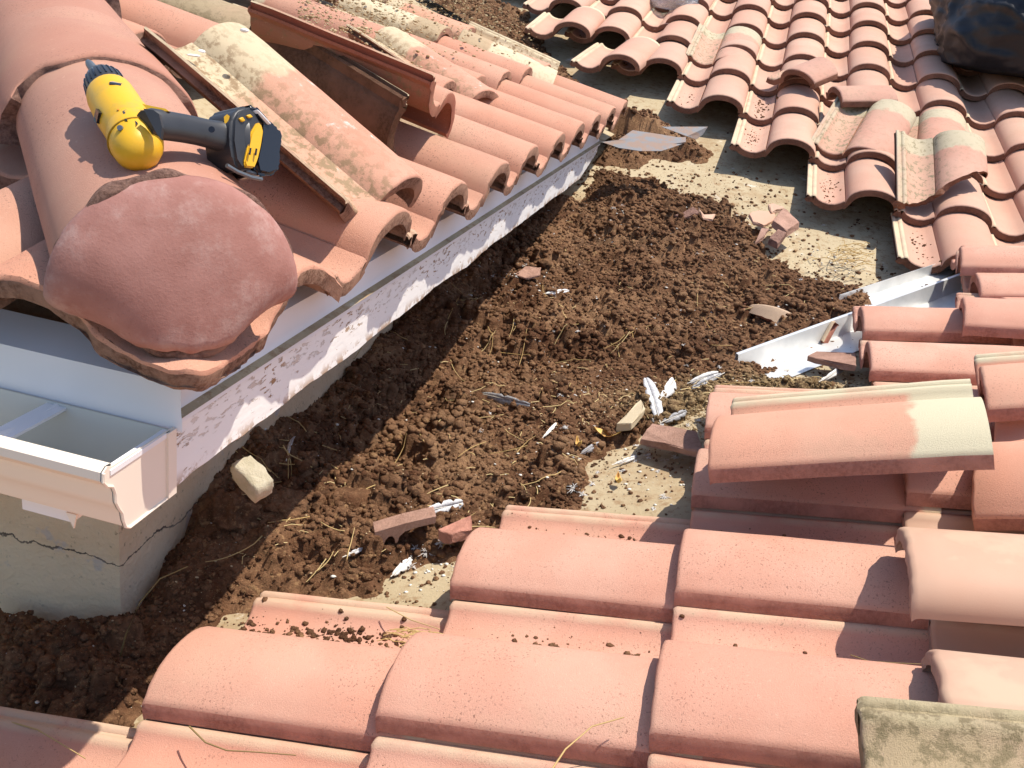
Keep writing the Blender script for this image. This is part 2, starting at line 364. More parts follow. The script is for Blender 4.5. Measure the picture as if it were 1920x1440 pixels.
# starter end closing the lowest hip cap
def dome():
    c=Vector((-.008,.008,.148)); a=Vector((1,1,0)).normalized(); f=Vector((1,-1,0)).normalized(); NU,NT_=40,22; v=[];F=[]
    for j in range(NT_+1):
        tau=j/NT_
        for k in range(NU+1):
            ph=math.pi*k/NU; r=.105; h=.0985
            t=tau*math.pi/2
            # belly widest a third of the way down, then gathers to a blunt point
            wid=r*(1+.07*abs(math.sin(tau*math.pi*.9))-.55*tau**2.6)
            y=h*math.sin(ph)*math.cos(t)-.036*tau**1.5*(.25+.75*max(0.,math.sin(ph))**.8)-.012*tau
            t0_=min(1,tau*6+.0); F_=.044*max(0.,math.sin(ph))**.7*math.sin(t)+.004
            p=c+a*(-math.cos(ph)*wid)+Vector((0,0,y))+f*F_
            n=t0_*(.0030*vnoise(p,14)+.0008*vnoise(p,60)); p+=(f*.6+Vector((0,0,.8)))*n
            if tau>.93 or k in(0,NU): p+=Vector((0,0,1))*.003*vnoise(p,90)
            v.append(p)
    for j in range(NT_):
        for k in range(NU): F.append((j*(NU+1)+k,j*(NU+1)+k+1,(j+1)*(NU+1)+k+1,(j+1)*(NU+1)+k))
    t=NT('dusty_mauve_clay',.85); 
    c=t.mix(t.step(t.noise(10,5,.6),.35,.65),(.30,.135,.11),(.38,.19,.16)); c=t.mix(t.mul(t.step(t.noise(9,6,.75),.47,.68),.6),c,(.50,.35,.31)); c=t.mix(t.mul(t.step(t.noise(300,2,.7),.62,.7),.4),c,(.25,.10,.08)); t.col(c); t.nrm(t.bump(t.add(t.noise(300,3,.7),t.mul(t.noise(18,4),.8)),.28,.002))
    o=pydata('hip_end_cap',v,F,(t.m,),None,True,60)
    m=o.modifiers.new('s','SOLIDIFY'); m.thickness=.012; m.offset=-1
    tag(o,'rounded mauve clay end piece closing the hip over the gutter corner','end cap')
    # mortar bead round the rim, a part of the end piece
    b=MB(); pts=[]; 
    for k in range(121):
        ph=math.pi*k/120; p=c0+a*(-math.cos(ph)*.124)+Vector((0,0,.109*max(0.,math.sin(ph))**.9))-f*.004 if False else Vector((-.008,.008,.150))+a*(-math.cos(ph)*.110)+Vector((0,0,.1055*math.sin(ph)))+f*.006
        pts.append(p+Vector((0,0,.003*vnoise(p,40))))
    b.tube(pts,[.0062*(1+1.2*vnoise(p,30)) for p in pts],8); mo=b.build('mortar_bead',M['capraw'],o,True,80); mo['label']='rough grey brown mortar joint'
    e=[Vector(v[NT_*(NU+1)+k])+Vector((0,0,-.004)) for k in range(NU+1)]; b=MB(); pp=[]
    for k in range(NU): pp+=[e[k].lerp(e[k+1],q/3) for q in range(3)]
    b.tube([p+Vector((0,0,.003*vnoise(p,50))) for p in pp],[.0085*(1+.8*vnoise(p,45)) for p in pp],8); b.build('mortar_fillet',M['capraw'],o,True,80)
dome()
# ---------------------------------------------------------------- deck, walls, fascia, gutter
def quadgrid(x0,x1,y0,y1,nx,ny,fz):
    xs=np.linspace(x0,x1,nx); ys=np.linspace(y0,y1,ny); v=[(x,y,fz(x,y)) for y in ys for x in xs]
    return v,[(j*nx+i,j*nx+i+1,(j+1)*nx+i+1,(j+1)*nx+i) for j in range(ny-1) for i in range(nx-1)]
t=NT('roof_underlay',.9); c=t.mix(t.step(t.noise(3,5),.3,.7),(.40,.32,.20),(.48,.40,.265)); c=t.mix(t.mul(t.step(t.noise(40,6,.75),.50,.66),.85),c,(.27,.17,.09)); c=t.mix(t.mul(t.step(t.noise(5,6,.75),.48,.64),.6),c,(.33,.225,.125)); c=t.mix(t.mul(t.step(t.noise(11,6,.7),.60,.72),.7),c,(.72,.69,.62)); t.col(c); t.nrm(t.bump(t.noise(90,5,.7),.6,.004)); M['deck']=t.m
v=[];f=[]
# valley crease of C and B decks
def gz(x,y): return max(zC(x,y,-OFF),zB(x,y,-OFF))
X0,X1,Y0,Y1=-3.5,4.5,-2.2,8.5
def vy(x): return (zC(x,0)+.035-B0[2])/tB+B0[1]
xs=np.linspace(X0,X1,41)
for x in xs:
    yv=vy(x)
    for y in (Y0,(Y0+yv)/2,yv,(Y1+yv)/2,Y1): v.append((x,y,gz(x,y)+.0))
for i in range(40):
    for k in range(4): f.append((i*5+k,(i+1)*5+k,(i+1)*5+k+1,i*5+k+1))
tag(pydata('roof_deck',v,f,(M['deck'],)),kind='structure')
# A deck (hip)
v=[(.0,0,.008),(0,6,.008),(-4,6,.008+.28*4),(-4,4,.008+.28*4),(-4,0,.008)]
tag(pydata('upper_roof_deck',[(0,0,.006),(0,7,.006),(-3.5,7,.986),(-3.5,3.5,.986),(-3.5,0,.006)],[(0,1,2,3),(0,3,4)],(M['deck'],)),kind='structure')
# building wall
t=NT('old_stucco',.95); x,y,z=t.sep(t.obj); c=t.mix(t.step(t.noise(6,5),.3,.7),(.70,.51,.32),(.76,.60,.41)); c=t.mix(t.mul(t.step(t.noise(70,4,.7),.60,.70),.6),c,(.16,.12,.08))
cr=t.math('ABSOLUTE',t.add(t.add(z,.433),t.mul(t.add(t.noise(7,6,.65,vec=t.obj),-.5),.09))); c=t.mix(t.step(cr,.0022,.0012),c,(.08,.06,.05))
low=t.step(z,-.42,-.46); c=t.mix(t.mul(low,.5),c,(.78,.65,.46)); c=t.mix(t.mul(t.step(t.noise(13,4,.6,vec=t.obj),.62,.68),.6),c,(.50,.46,.46)); t.col(c); t.nrm(t.bump(t.add(t.noise(120,4,.7),t.mul(t.noise(20,4),2)),.6,.006)); M['stucco']=t.m
b=MB(); b.box((-3.4,.30,-2),(-.29,6.5,-.075)); wl=b.build('stucco_wall',M['stucco']); tag(wl,'beige cracked stucco wall under the white eave','wall')
# soffit
b=MB(); b.box((-3.4,.004,-.075),(-.044,6.5,-.058)); so=b.build('soffit_board',M['stucco']); tag(so,'shaded soffit board closing the eave behind the fascia','soffit')
# fascia boards
t=NT('peeling_white_paint',.75); x,y,z=t.sep(t.obj)
st=t.comb(t.mul(x,1),t.mul(y,.30),t.mul(z,1.)); flake=t.step(t.mul(t.noise(140,5,.66,vec=st,dist=.4),t.add(.86,t.mul(t.step(z,-.062,-.030),.14))),.552,.578); zone=t.step(t.noise(8,4,.6,vec=t.obj),.40,.62); low=t.step(z,-.062,-.088)
fm=t.math('MINIMUM',t.add(t.mul(flake,t.add(t.mul(zone,.7),.35)),t.mul(low,t.step(t.noise(30,4,.7,vec=t.obj),.47,.56))),1.)
c=t.mix(t.mul(t.noise(5,3),.25),(.86,.84,.81),(.76,.72,.69)); c=t.mix(fm,c,(.36,.22,.12)); t.col(c); t.nrm(t.bump(t.add(t.mul(flake,-1.),t.mul(t.noise(60,3,vec=st),.6)),.6,.003)); M['fascia']=t.m
def fascia_east():
    v=[];f=[];n=260; 
    for k in range(n+1):
        y=-.001+2.62*k/n; zb=-.086+.0075*vnoise((y,0,1),5)+.0028*vnoise((y,3,1),28)+ (.0 if y>.25 else 0)
        if y>2.35: zb+= (y-2.35)*.2
        zb=max(zb,zB(0,y,-OFF)-.01)
        for (xx,zz) in ((-.013,.012),(-.013,zb+.004),(-.017,zb),(-.042,zb+.001),(-.042,.012)): v.append((xx,y,zz))
    for k in range(n):
        for q in range(5): a=k*5+q;b2=k*5+(q+1)%5; f.append((a,b2,b2+5,a+5))
    f.append((0,1,2,3,4)); f.append(tuple(n*5+q for q in (4,3,2,1,0)))
    b=MB(); b.add(v,f); return b.build('fascia_board',M['fascia'],None,True,35)
tag(fascia_east(),'peeling white fascia board along the eave above the dirt','fascia board')
b=MB(); b.box((-3.4,0.0,-.086),(-.0425,.026,.010)); tag(b.build('fascia_board',M['fascia']),'white fascia board behind the gutter','fascia board')
# drip edge flashing
t=NT('painted_metal',.38,.5); t.col(t.mix(t.step(t.noise(4,3),.3,.7),(.78,.76,.76),(.84,.81,.81))); t.nrm(t.bump(t.noise(6,2),.3,.004)); M['flash']=t.m
def strip(name,prof,p0,p1,axis,mat,miter=0,th=.0016):
    v=[];f=[];n=max(2,int(abs(p1-p0)/.05)); P=list(prof)+[(a,b-th) for a,b in reversed(prof)]; m=len(P)
    for k in range(n+1):
        s=p0+(p1-p0)*k/n
        for (o,z) in P:
            ss=s
            if k==0: ss=s-miter*o
            zz=z+.0012*vnoise((s,o,0),3)
            v.append((o,ss,zz) if axis=='y' else (ss,-o,zz))
    for k in range(n):
        for q in range(m): f.append((k*m+q,k*m+(q+1)%m,(k+1)*m+(q+1)%m,(k+1)*m+q))
    f.append(tuple(range(m))); f.append(tuple(n*m+q for q in range(m))[::-1])
    b=MB(); b.add(v,f); return b.build(name,mat,None,True,25)
o=strip('drip_edge_flashing',[(-.05,.062),(-.026,.052),(-.0155,.048),(-.0145,.017),(-.012,.012),(-.006,-.003)],.0,2.62,'y',M['flash'],1)
tag(o,'grey white metal drip edge running along the long eave','drip edge')
o=strip('drip_edge_flashing',[(-.05,.062),(-.010,.050),(.0035,.047),(.0045,.019),(.0065,.012),(.009,-.001)],-.0,-3.4,'x',M['flash'],-1)
tag(o,'grey white metal drip edge above the open gutter','drip edge')
# gutter (K profile) along -X, end cap at x~0
t=NT('cream_gutter_enamel',.35,.5); t.col(t.mix(t.noise(5,2),(.78,.66,.54),(.83,.74,.63))); M['gutter']=t.m
t=NT('galvanised_inside',.45,.4); t.col(t.mix(t.step(t.noise(3,3),.3,.7),(.56,.56,.52),(.64,.64,.60))); M['gin']=t.m
GP=[(-.012,.000),(-.012,-.074),(-.088,-.074),(-.094,-.070),(-.097,-.062),(-.099,-.052),(-.1035,-.045),(-.108,-.036),(-.1085,-.026),(-.112,-.017),(-.121,-.012),(-.1255,-.006),(-.1245,.0025),(-.118,.0065),(-.110,.006),(-.107,.001)]
gt=empty('rain_gutter',(-.002,-.06,-.07)); tag(gt,'open cream metal rain gutter with moulded front at the roof corner','gutter')
def gutter():
    v=[];f=[];xs=[-.003,-.3,-.8,-1.6,-3.3]; m=len(GP)
    for x in xs: v+=[(x,y,z) for y,z in GP]
    for k in range(len(xs)-1):
        for q in range(m-1): f.append((k*m+q,k*m+q+1,(k+1)*m+q+1,(k+1)*m+q))
    o=pydata('trough',v,f,(M['gutter'],),gt,True,35)
    # liner: inside faces
    cy=-.06;cz=-.03; iv=[(x,y+(.0015 if y<cy else -.0015)*1.0,z+.0015) for (x,y,z) in v]
    li=[p for p in range(len(GP)) if p<=10]
    v2=[];
    for x in xs: v2+=[(x-.001,GP[p][0]+(.0018 if GP[p][0]<cy else -.0018),GP[p][1]+(.0015 if GP[p][1]<-.06 else 0)) for p in li]
    m2=len(li); f2=[(k*m2+q,k*m2+q+1,(k+1)*m2+q+1,(k+1)*m2+q) for k in range(len(xs)-1) for q in range(m2-1)]
    pydata('liner',v2,f2,(M['gin'],),gt,True,35)
gutter()
b=MB(); ec=[(-.010,.002)]+GP[1:14]+[(-.112,.004)]
b.prism([(-.001,y,z) for y,z in ec],(1,0,0),.0018)
# folded flange round the end cap
b.tube([(.0005,y,z) for y,z in GP[1:13]],.0016,6); b.box((-.0005,-.0245,-.0735),(.003,-.010,.0015))
b.build('end_cap',M['gutter'],gt)
b=MB(); b.box((-.0075,-.115,-.004),(.001,-.018,.0015)); b.build('end_cap_lip',M['flash'],gt)
def hanger(x):
    b=MB(); b.tube([(x,-.012,-.006),(x-.0,-.06,-.010),(x,-.108,-.002)],[.0045]*3,8); b.box((x-.012,-.110,-.0065),(x+.012,-.012,-.0035)); b.build('hanger',M['flash'],gt)
hanger(-.135); hanger(-.70)
b=MB(); b.box((-.128,-.080,-.092),(-.070,-.02,-.0745)); b.build('outlet_collar',M['flash'],gt)
b=MB(); b.prism([(-.070,-.088,-.0755),(-.058,-.088,-.0755),(-.062,-.088,-.092)],(0,1,0),.002); b.build('bracket_tab',M['gutter'],gt)
#@MORE
M['mouldy']=tile_mat('mouldy_dark_tile',(.24,.16,.10),(.34,.23,.14),speck=.9,dirt=.8,headv=.5,dirtcol=(.10,.07,.04),bumps=1.)
M['clean']=tile_mat('salmon_with_cream_head',(.66,.335,.225),(.70,.39,.27),speck=.5,cream=(.62,.55,.38),headv=.262,ridge=.75)
M['tan2']=raw_mat('dark_mouldy_underside',(.20,.105,.065),(.12,.07,.04))
M['mossraw']=raw_mat('mossy_raw_edge',(.34,.27,.17),(.22,.17,.10))
M['paleraw2']=raw_mat('brown_pink_shard',(.48,.29,.22),(.40,.23,.17))
M['tan3']=tile_mat('tan_shard',(.60,.42,.28),(.64,.46,.32),speck=.3,ridge=.2)
# ---------------------------------------------------------------- loose and broken tiles
def MX(rows,dz=0): return Matrix((*[tuple(r) for r in rows],(0,0,0,1)))@Matrix.Translation((0,0,dz))
def loose(rows,mat,raw,label,seed,cuts=(),dz=0,th=.0195,L=.36,rough=.003,name='clay_tile',jag=.006,prof=None,ry=0):
    prof=prof or (PROF if mat in ('C','clean') else PROFR)
    me=tile_mesh('loose_tile',seed=seed,prof=prof,mats=(M[mat],M[raw]),cuts=cuts,th=th,L=L,rough=rough,jag=jag)
    return tile(me,(MX(rows,dz)@Matrix.Rotation(math.radians(ry),4,'Y')),label,'loose tiles lifted off the roof',name)
loose([[0.0236,-0.8701,0.4924,0.0132],[0.9954,0.0662,0.0693,0.377],[-0.0929,0.4884,0.8676,0.1766]],'chalk','Araw','long loose tile with sandy pan and cream head beside the yellow drill battery',101,prof=[(0,-.005),(.002,-.002),(.012,-.004),(.03,-.010)]+[p for p in PROFR if p[0]>.05],ry=6)
loose([[-0.2105,-0.9258,0.314,-0.0896],[0.3064,0.2425,0.9205,0.869],[-0.9283,0.2899,0.2327,0.2637]],'mouldy','tan2','dark mouldy slab of tile standing on edge behind the big sandy loose tile',102,cuts=[((.115,0,0),(1,0,0))],rough=.004)
loose([[-0.0124, -0.9725, 0.2327, -0.1478], [0.9983, 0.0012, 0.0584, 1.0477], [-0.0571, 0.233, 0.9708, 0.1285]],'moss','mossraw','mouldy grey tile lying under the standing dark slab, white spot at its end',117)
loose([[-0.1461,-0.974,0.1733,-0.0576],[0.8708,-0.0435,0.4898,0.9002],[-0.4695,0.2224,0.8544,0.3015]],'A','under','brick red tile standing on edge, its clean underside showing',103,rough=.002)
loose([[0.2125,-0.9033,0.3726,-0.2552],[0.948,0.283,0.1453,1.608],[-0.2367,0.3223,0.9166,0.2034]],'chalk','Araw','loose tile with white chalky streak beside the brick red standing one',104)
loose([[0.0916,0.9425,0.3214,-0.5795],[-0.9275,0.1982,-0.317,2.8195],[-0.3625,-0.2691,0.8923,0.3303]],'tan','Araw','tan tile turned head down with a double ridge along the valley',105)
loose([[-0.0433,0.9398,-0.3388,0.5605],[-0.9958,-0.068,-0.0615,0.7454],[-0.0809,0.3348,0.9388,-0.1206]],'clean','Craw','loose salmon tile with cream head lying skewed across the near slope',106,rough=.002)
m=frame(hC(1607,1300,.105),(1,.03,.19),Z)
tile(tile_mesh('loose_tile',seed=107,mats=(M['moss'],M['mossraw']),rough=.004),m,'mossy grey tan loose tile in the bottom right corner','loose tiles lifted off the roof')
loose([[-0.0772,0.9377,-0.3388,0.9687],[-0.994,-0.0987,-0.0466,1.0211],[-0.0772,0.3331,0.9397,-0.0459]],'clean','Craw','loose salmon tile with grey ridge behind the cream headed one',108)
loose([[-0.1555,0.8625,-0.4816,0.9635],[-0.9142,-0.3104,-0.2606,0.7922],[-0.3743,0.3998,0.8367,-0.047]],'clean','Craw','loose salmon tile at right edge of picture below the cream headed one',109)
loose([[0.9723,0.2217,0.0737,0.6925],[-0.1661,0.878,-0.4489,2.8858],[-0.1643,0.4243,0.8905,0.0956]],'dirtyB','Braw','loose pink tile with mouldy cream pan skewed on the far slope',110,rough=.001)
loose([[0.99,-0.0766,0.1187,0.9821],[0.1306,0.817,-0.5617,2.4758],[-0.0539,0.5715,0.8188,-0.0192]],'dirtyB','Braw','broken pink tile with mouldy pan, snapped diagonally across its barrel',111,cuts=[((0.0,0.0,0),(.72,-1,0))],rough=.001)
loose([[0.9939,0.0622,0.0907,0.936],[-0.0275,0.9389,-0.3431,2.9078],[-0.1065,0.3385,0.9349,0.1042]],'dirtyB','Braw','loose pink tile with cream head between the skewed and the broken tile',112,rough=.001)
loose([[0.9838,0.0288,0.1772,0.142],[0.0345,0.9383,-0.3442,3.6431],[-0.1762,0.3447,0.922,0.2973]],'dirtyB','Braw','loose pink tile with cream head lying left on the far slope',113,rough=.001)
loose([[0.966,0.02,0.2577,-0.166],[0.0434,0.9703,-0.2379,4.05],[-0.2548,0.241,0.9365,0.404]],'dirtyB','Braw','loose pink tile beside the clear plastic bag on the far slope',114,rough=.001)
loose([[0.9941,0.1016,-0.0381,-0.2961],[-0.107,0.976,-0.1897,3.3663],[0.0179,0.1927,0.9811,0.2163]],'B','Braw','pink tile slid sideways at the left edge of the far slope, lower one',115,rough=.001)
loose([[0.9999,-0.0112,-0.0054,-0.5728],[0.01,0.9825,-0.1861,3.639],[0.0073,0.1861,0.9825,0.3083]],'B','Braw','pink tile slid sideways at the left edge of the far slope, upper one',116,rough=.001)
# broken barrels on the far slope
def bfrag(px,py,off,V,N,cuts,lab,seed,mat='dirtyB',L=.2):
    me=tile_mesh('fragment',seed=seed,mats=(M[mat],M['Braw']),cuts=cuts,L=L,jag=.006,rough=.003)
    o=hB(px,py,off); m=frame(o,V,N); tile(me,m,lab,'loose tiles lifted off the roof')
bfrag(1418,128,.05,(.62,.75,.33),(0,-.2,1),[((.06,0,0),(-1,0,0)),((.2,.17,0),(.3,1,0))],'broken barrel piece with cream top left of the mouldy skewed tile',121)
bfrag(1530,160,.045,(.93,.30,.13),(-.05,-.2,1),[((.125,0,0),(-1,0,0))],'broken barrel piece with cream end right above the mouldy skewed tile',122,L=.21)
# loose heap of three at the right edge
for rows,lab,s in (([[-0.1176,0.974,-0.1937,1.0908],[-0.9927,-0.1204,-0.0027,2.0019],[-0.026,0.1919,0.9811,-0.0404]],'loose salmon tile topmost in the small heap by the valley metal',131),
    ([[-0.0132,0.98,-0.1986,1.0977],[-0.9993,-0.0198,-0.0312,1.8943],[-0.0345,0.198,0.9796,-0.0749]],'loose salmon tile second in the small heap by the valley metal',132)):
    loose(rows,'C','Craw',lab,s,rough=.002)
loose([[-0.10,0.985,-0.1823,1.045],[-0.99,-0.09,-0.08,1.645],[-0.085,0.18,0.98,-0.075]],'C','Craw','loose salmon tile lowest in the small heap by the valley metal',133,rough=.002)
# pale tiles and pale barrel caps at the right edge
for i,j,l in ((0,3,'nearer'),(1,3,'farther'),(0,4,'hidden nearer'),(1,4,'hidden farther')):
    o=(C0[0]+j*EC,C0[1]+i*W_,C0[2]+tC*j*EC-.004)
    tile(tile_mesh('pale_tile',seed=i,mats=(M['pale'],M['paleraw']),rough=.0005),frame(o,VC,Z),'pale peach tile under the pale barrel pieces, %s one'%l,'pale peach clay pieces at the right edge')
def pale(px,py,off,lab,seed,V=(1,0,.2),w=.086,h=.052,L=.38):
    me=cap_mesh('cap',L,w,w*.94,h,h*.96,th=.013,mats=(M['pale'],M['paleraw']),seed=seed,rough=.0015,rag=.004)
    m=frame(hC(px,py,off),V,Z); o=tile(me,m,lab,'pale peach clay pieces at the right edge','barrel_tile'); o['category']='tile'
    b=MB(); b.tube([(-math.cos(math.pi*k/24)*(w*.97+.001),.17+.004*math.sin(k*.4),(h*.97+.001)*math.sin(math.pi*k/24)**.85 if 0<k<24 else 0) for k in range(25)],.0045,8)
    c=b.build('collar_ridge',M['pale'],o,True); c.matrix_parent_inverse=Matrix(); 
    return o
o=pale(1692,1085,.045,'pale peach barrel piece with a nail hole and collar ridge',5)
b=MB(); q=[(.010+.0045*math.cos(a*math.pi/6)*1.4,.19+.004*math.sin(a*math.pi/6)) for a in range(12)]
b.prism([(x,y,.0523) for x,y in q],(0,0,1),.0012)
hm=NT('nail_hole_dark',1); hm.col((.02,.012,.01)); c=b.build('nail_hole',hm.m,o); c.matrix_parent_inverse=Matrix()
pale(1752,1345,.022,'pale peach barrel piece below the one with the nail hole',6,V=(1,.0,.19))
# ---------------------------------------------------------------- shards
def shard(poly,off,mat,lab,th=.017,nrm=(0,0,1),tilt=0,name='tile_shard'):
    P=[hG(px,py,off) for px,py in poly]
    if nrm!='vert':
        c=sum(P)/len(P)
        P=[q+np.array([0,0,tilt*(q[0]-c[0])]) for q in P]
    b=MB(); b.prism(P,nrm if nrm!='vert' else (0,-1,.1),th); o=b.build(name,M[mat])
    bm=bmesh.new(); bm.from_mesh(o.data); bmesh.ops.bevel(bm,geom=bm.edges[:],offset=.0012,segments=1,affect='EDGES')
    bmesh.ops.subdivide_edges(bm,edges=bm.edges[:],cuts=4)
    for v in bm.verts: v.co+=Vector((vnoise(v.co,60),vnoise(v.co+Vector((9,0,0)),60),vnoise(v.co+Vector((0,9,0)),60)))*.0035
    bm.to_mesh(o.data); bm.free()
    tag(o,lab,'tile shard','broken tile shards in the debris'); return o
D=-.030
shard([(1155,797),(1200,757),(1208,775),(1183,802)],D,'C','salmon shard with dark broken end beside the upright grey feather',.016,tilt=.25)
shard([(1200,825),(1222,798),(1305,815),(1318,858)],D-.005,'paleraw2','flat brown pink shard touching the tiles left of the cream headed tile',.014,tilt=.05)
shard([(1513,672),(1530,664),(1604,668),(1604,692)],D-.01,'paleraw2','flat shard under the curved broken tile piece',.014)
shard([(1403,403),(1420,397),(1452,400),(1453,414),(1432,425),(1412,418)],D-.015,'pale','rounded flat pink shard in front of the far slope tiles',.010)
shard([(1440,387),(1448,384),(1470,392),(1446,401)],D-.01,'pale','small triangular pink shard behind the rounded one',.012)
shard([(1447,424),(1468,396),(1500,418),(1474,438)],D,'paleraw2','ridged brown shard right of the rounded pink one',.022,tilt=-.2)
shard([(1441,452),(1458,434),(1474,441),(1458,462)],D,'capraw','small brown shard below the ridged brown one',.02)
shard([(1415,455),(1428,430),(1440,434),(1432,446)],D,'paleraw2','narrow shard standing left of the small brown one',.012,tilt=.3)
shard([(1266,399),(1300,392),(1310,406),(1285,408)],D+.005,'capraw','dark red curled shard on the soil, left half',.008,tilt=.3)
shard([(1308,394),(1320,404),(1341,400),(1336,411),(1318,412)],D+.003,'pale','pale curled shard on the soil beside the dark red one',.006,tilt=-.2)
shard([(820,1003),(882,975),(884,1000),(846,1012)],D,'Craw','rough shard tucked under the nearest salmon tile end',.02)
shard([(966,514),(985,500),(1015,504),(1012,518),(985,523)],-.022,'paleraw2','flat tan brown scrap among white specks near the eave shadow',.006,tilt=.05)
# lugged butt piece
b=MB(); A_=hG(699,1012,-.022); E_=hG(812,988,-.022); du=(E_-A_); Lu=np.linalg.norm(du); du/=Lu
def lp(a,h): q=A_+du*a*Lu; return (q[0],q[1],q[2]+h)
prof=[(0,.020),(0,.006),(.06,.007),(.12,-.001),(.14,-.010),(.165,-.010),(.19,.001),(.24,.006),(.30,.005),(.34,-.001),(.355,-.009),(.39,-.009),(.42,.002),(.50,.009),(.66,.012),(1,.013),(1,.026),(.5,.025)]
b.prism([lp(a,h+.004) for a,h in prof],np.cross(du,(0,0,1)),.032); o=b.build('tile_shard',M['paleraw2']); tag(o,'lugged tile shard with two arched notches, below the silvery feather','tile shard','broken tile shards in the debris')
o=tile(tile_mesh('curved_shard',seed=77,mats=(M['tan3'],M['Craw']),cuts=[((0,.062,0),(0.12,1,0)),((.28,0,0),(1,.5,0))],jag=.004,L=.12),MX([[-0.639,-0.2857,-0.7142,0.8008-.012],[0.7231,-0.5398,-0.431,1.6939-.058],[-0.2624,-0.7918,0.5515,-0.2429+.045]]),'curved S shaped end broken off a tile, leaning by the valley metal','broken tile shards in the debris','tile_shard'); o['category']='tile shard'
# ---------------------------------------------------------------- valley metal
t=NT('galvanised_steel',.32,.5); t.b.inputs['Metallic'].default_value=.35; t.col(t.mix(t.step(t.noise(14,4),.35,.65),(.70,.71,.70),(.82,.82,.80))); t.nrm(t.bump(t.noise(20,3),.3,.003)); M['galv']=t.m
def ribbon(name,rows,mat,label,cat,group=None,th=.0012,sub=14):
    """rows: polylines (each two end points) joined side by side into a bent sheet"""
    v=[];f=[];n=sub
    for k in range(n+1):
        for a,b_ in rows:
            a=np.array(a);b_=np.array(b_); q=a+(b_-a)*k/n; q=q+np.array([0,0,.0012*vnoise(q,5)]); v.append(q)
    m=len(rows)
    for k in range(n):
        for i in range(m-1): f.append((k*m+i,k*m+i+1,(k+1)*m+i+1,(k+1)*m+i))
    o=pydata(name,v,f,(mat,),None,False); mo=o.modifiers.new('s','SOLIDIFY'); mo.thickness=th; tag(o,label,cat,group); return o
a0=hG(1575,553,-.022);a1=hB(1800,480,-.022); r0=hG(1380,662,-.020);r1=hG(1800,512,-.024)
dz=np.array([0,0,-.034]); off=np.array([.0,-.13,-.0])
def onC(q): return np.array([q[0],q[1],max(zC(q[0],q[1],-OFF),zB(q[0],q[1],-OFF))+.004])
def onB(q): return np.array([q[0],q[1],zB(q[0],q[1],-OFF+.004)])
ribbon('valley_flashing',[(a0,a1),(a0+dz*.96,a1+dz*.96),((a0+r0*0+dz*1.0+np.array([.05,-.04,0])),(a1+dz+np.array([.05,-.04,0]))),(onC(r0),onC(r1)),(r0,r1),(r0+np.array([.006,-.008,.0]),r1+np.array([.006,-.008,0])),(onC(r0+np.array([.012,-.014,0])),onC(r1+np.array([.012,-.014,0]))),(onC(r0+np.array([.03,-.16,0])),onC(r1+np.array([.03,-.16,0])))],M['galv'],'bright galvanised valley channel running up between the two slopes','valley flashing')
# valley metal behind the left roof
v0=np.array([-.02,2.98,0.]);v1=np.array([-1.1,4.05,0.])
def mk(q,dx,dz_): q=q+np.array([dx,dx,0]); return np.array([q[0],q[1],max(zB(q[0],q[1],-OFF),-1)+dz_])
ribbon('valley_flashing',[(mk(v0,.0,.03),mk(v1,.0,.03)),(mk(v0,.012,.012),mk(v1,.012,.012)),(mk(v0,.10,.010),mk(v1,.10,.010)),(mk(v0,.104,.020),mk(v1,.104,.020))],M['galv'],'dusty galvanised valley strip behind the left roof tiles','valley flashing')
# torn scrap of flashing
def P3(px,py,o): return hB(px,py,o)
s0=[P3(1128,266,.095),P3(1160,277,.095),P3(1200,283,.095),P3(1240,283,.095),P3(1262,276,.095),P3(1284,268,.095)]
s1=[P3(1160,262,.10),P3(1186,262,.10),P3(1206,262,.10),P3(1228,264,.10),P3(1262,270,.10),P3(1286,266,.10)]
s2=[P3(1186,244,.10),P3(1200,246,.10),P3(1220,249,.10),P3(1240,252,.10),P3(1270,257,.10),P3(1286,257,.10)]
t=NT('dusty_scrap_metal',.8,.2); t.b.inputs['Metallic'].default_value=.3; t.col(t.mix(t.step(t.noise(30,4),.4,.6),(.30,.22,.18),(.24,.24,.25))); M['scrap']=t.m
o=pydata('flashing_scrap',s0+s1+s2,[(i,i+1,i+7,i+6) for i in range(5)]+[(6+i,7+i,13+i,12+i) for i in range(5)],(M['scrap'],)); mo=o.modifiers.new('s','SOLIDIFY'); mo.thickness=.0014; tag(o,'torn bent strip of flashing lying over the dark gap','metal scrap','torn flashing pieces')
q=[P3(1240,238,.11),P3(1327,238,.11),P3(1318,252,.09),P3(1305,262,.08),P3(1288,256,.095)]
o=pydata('flashing_scrap',q,[(0,1,2,3,4)],(M['scrap'],)); mo=o.modifiers.new('s','SOLIDIFY'); mo.thickness=.0014; tag(o,'small triangular bit of shiny flashing behind the torn strip','metal scrap','torn flashing pieces')
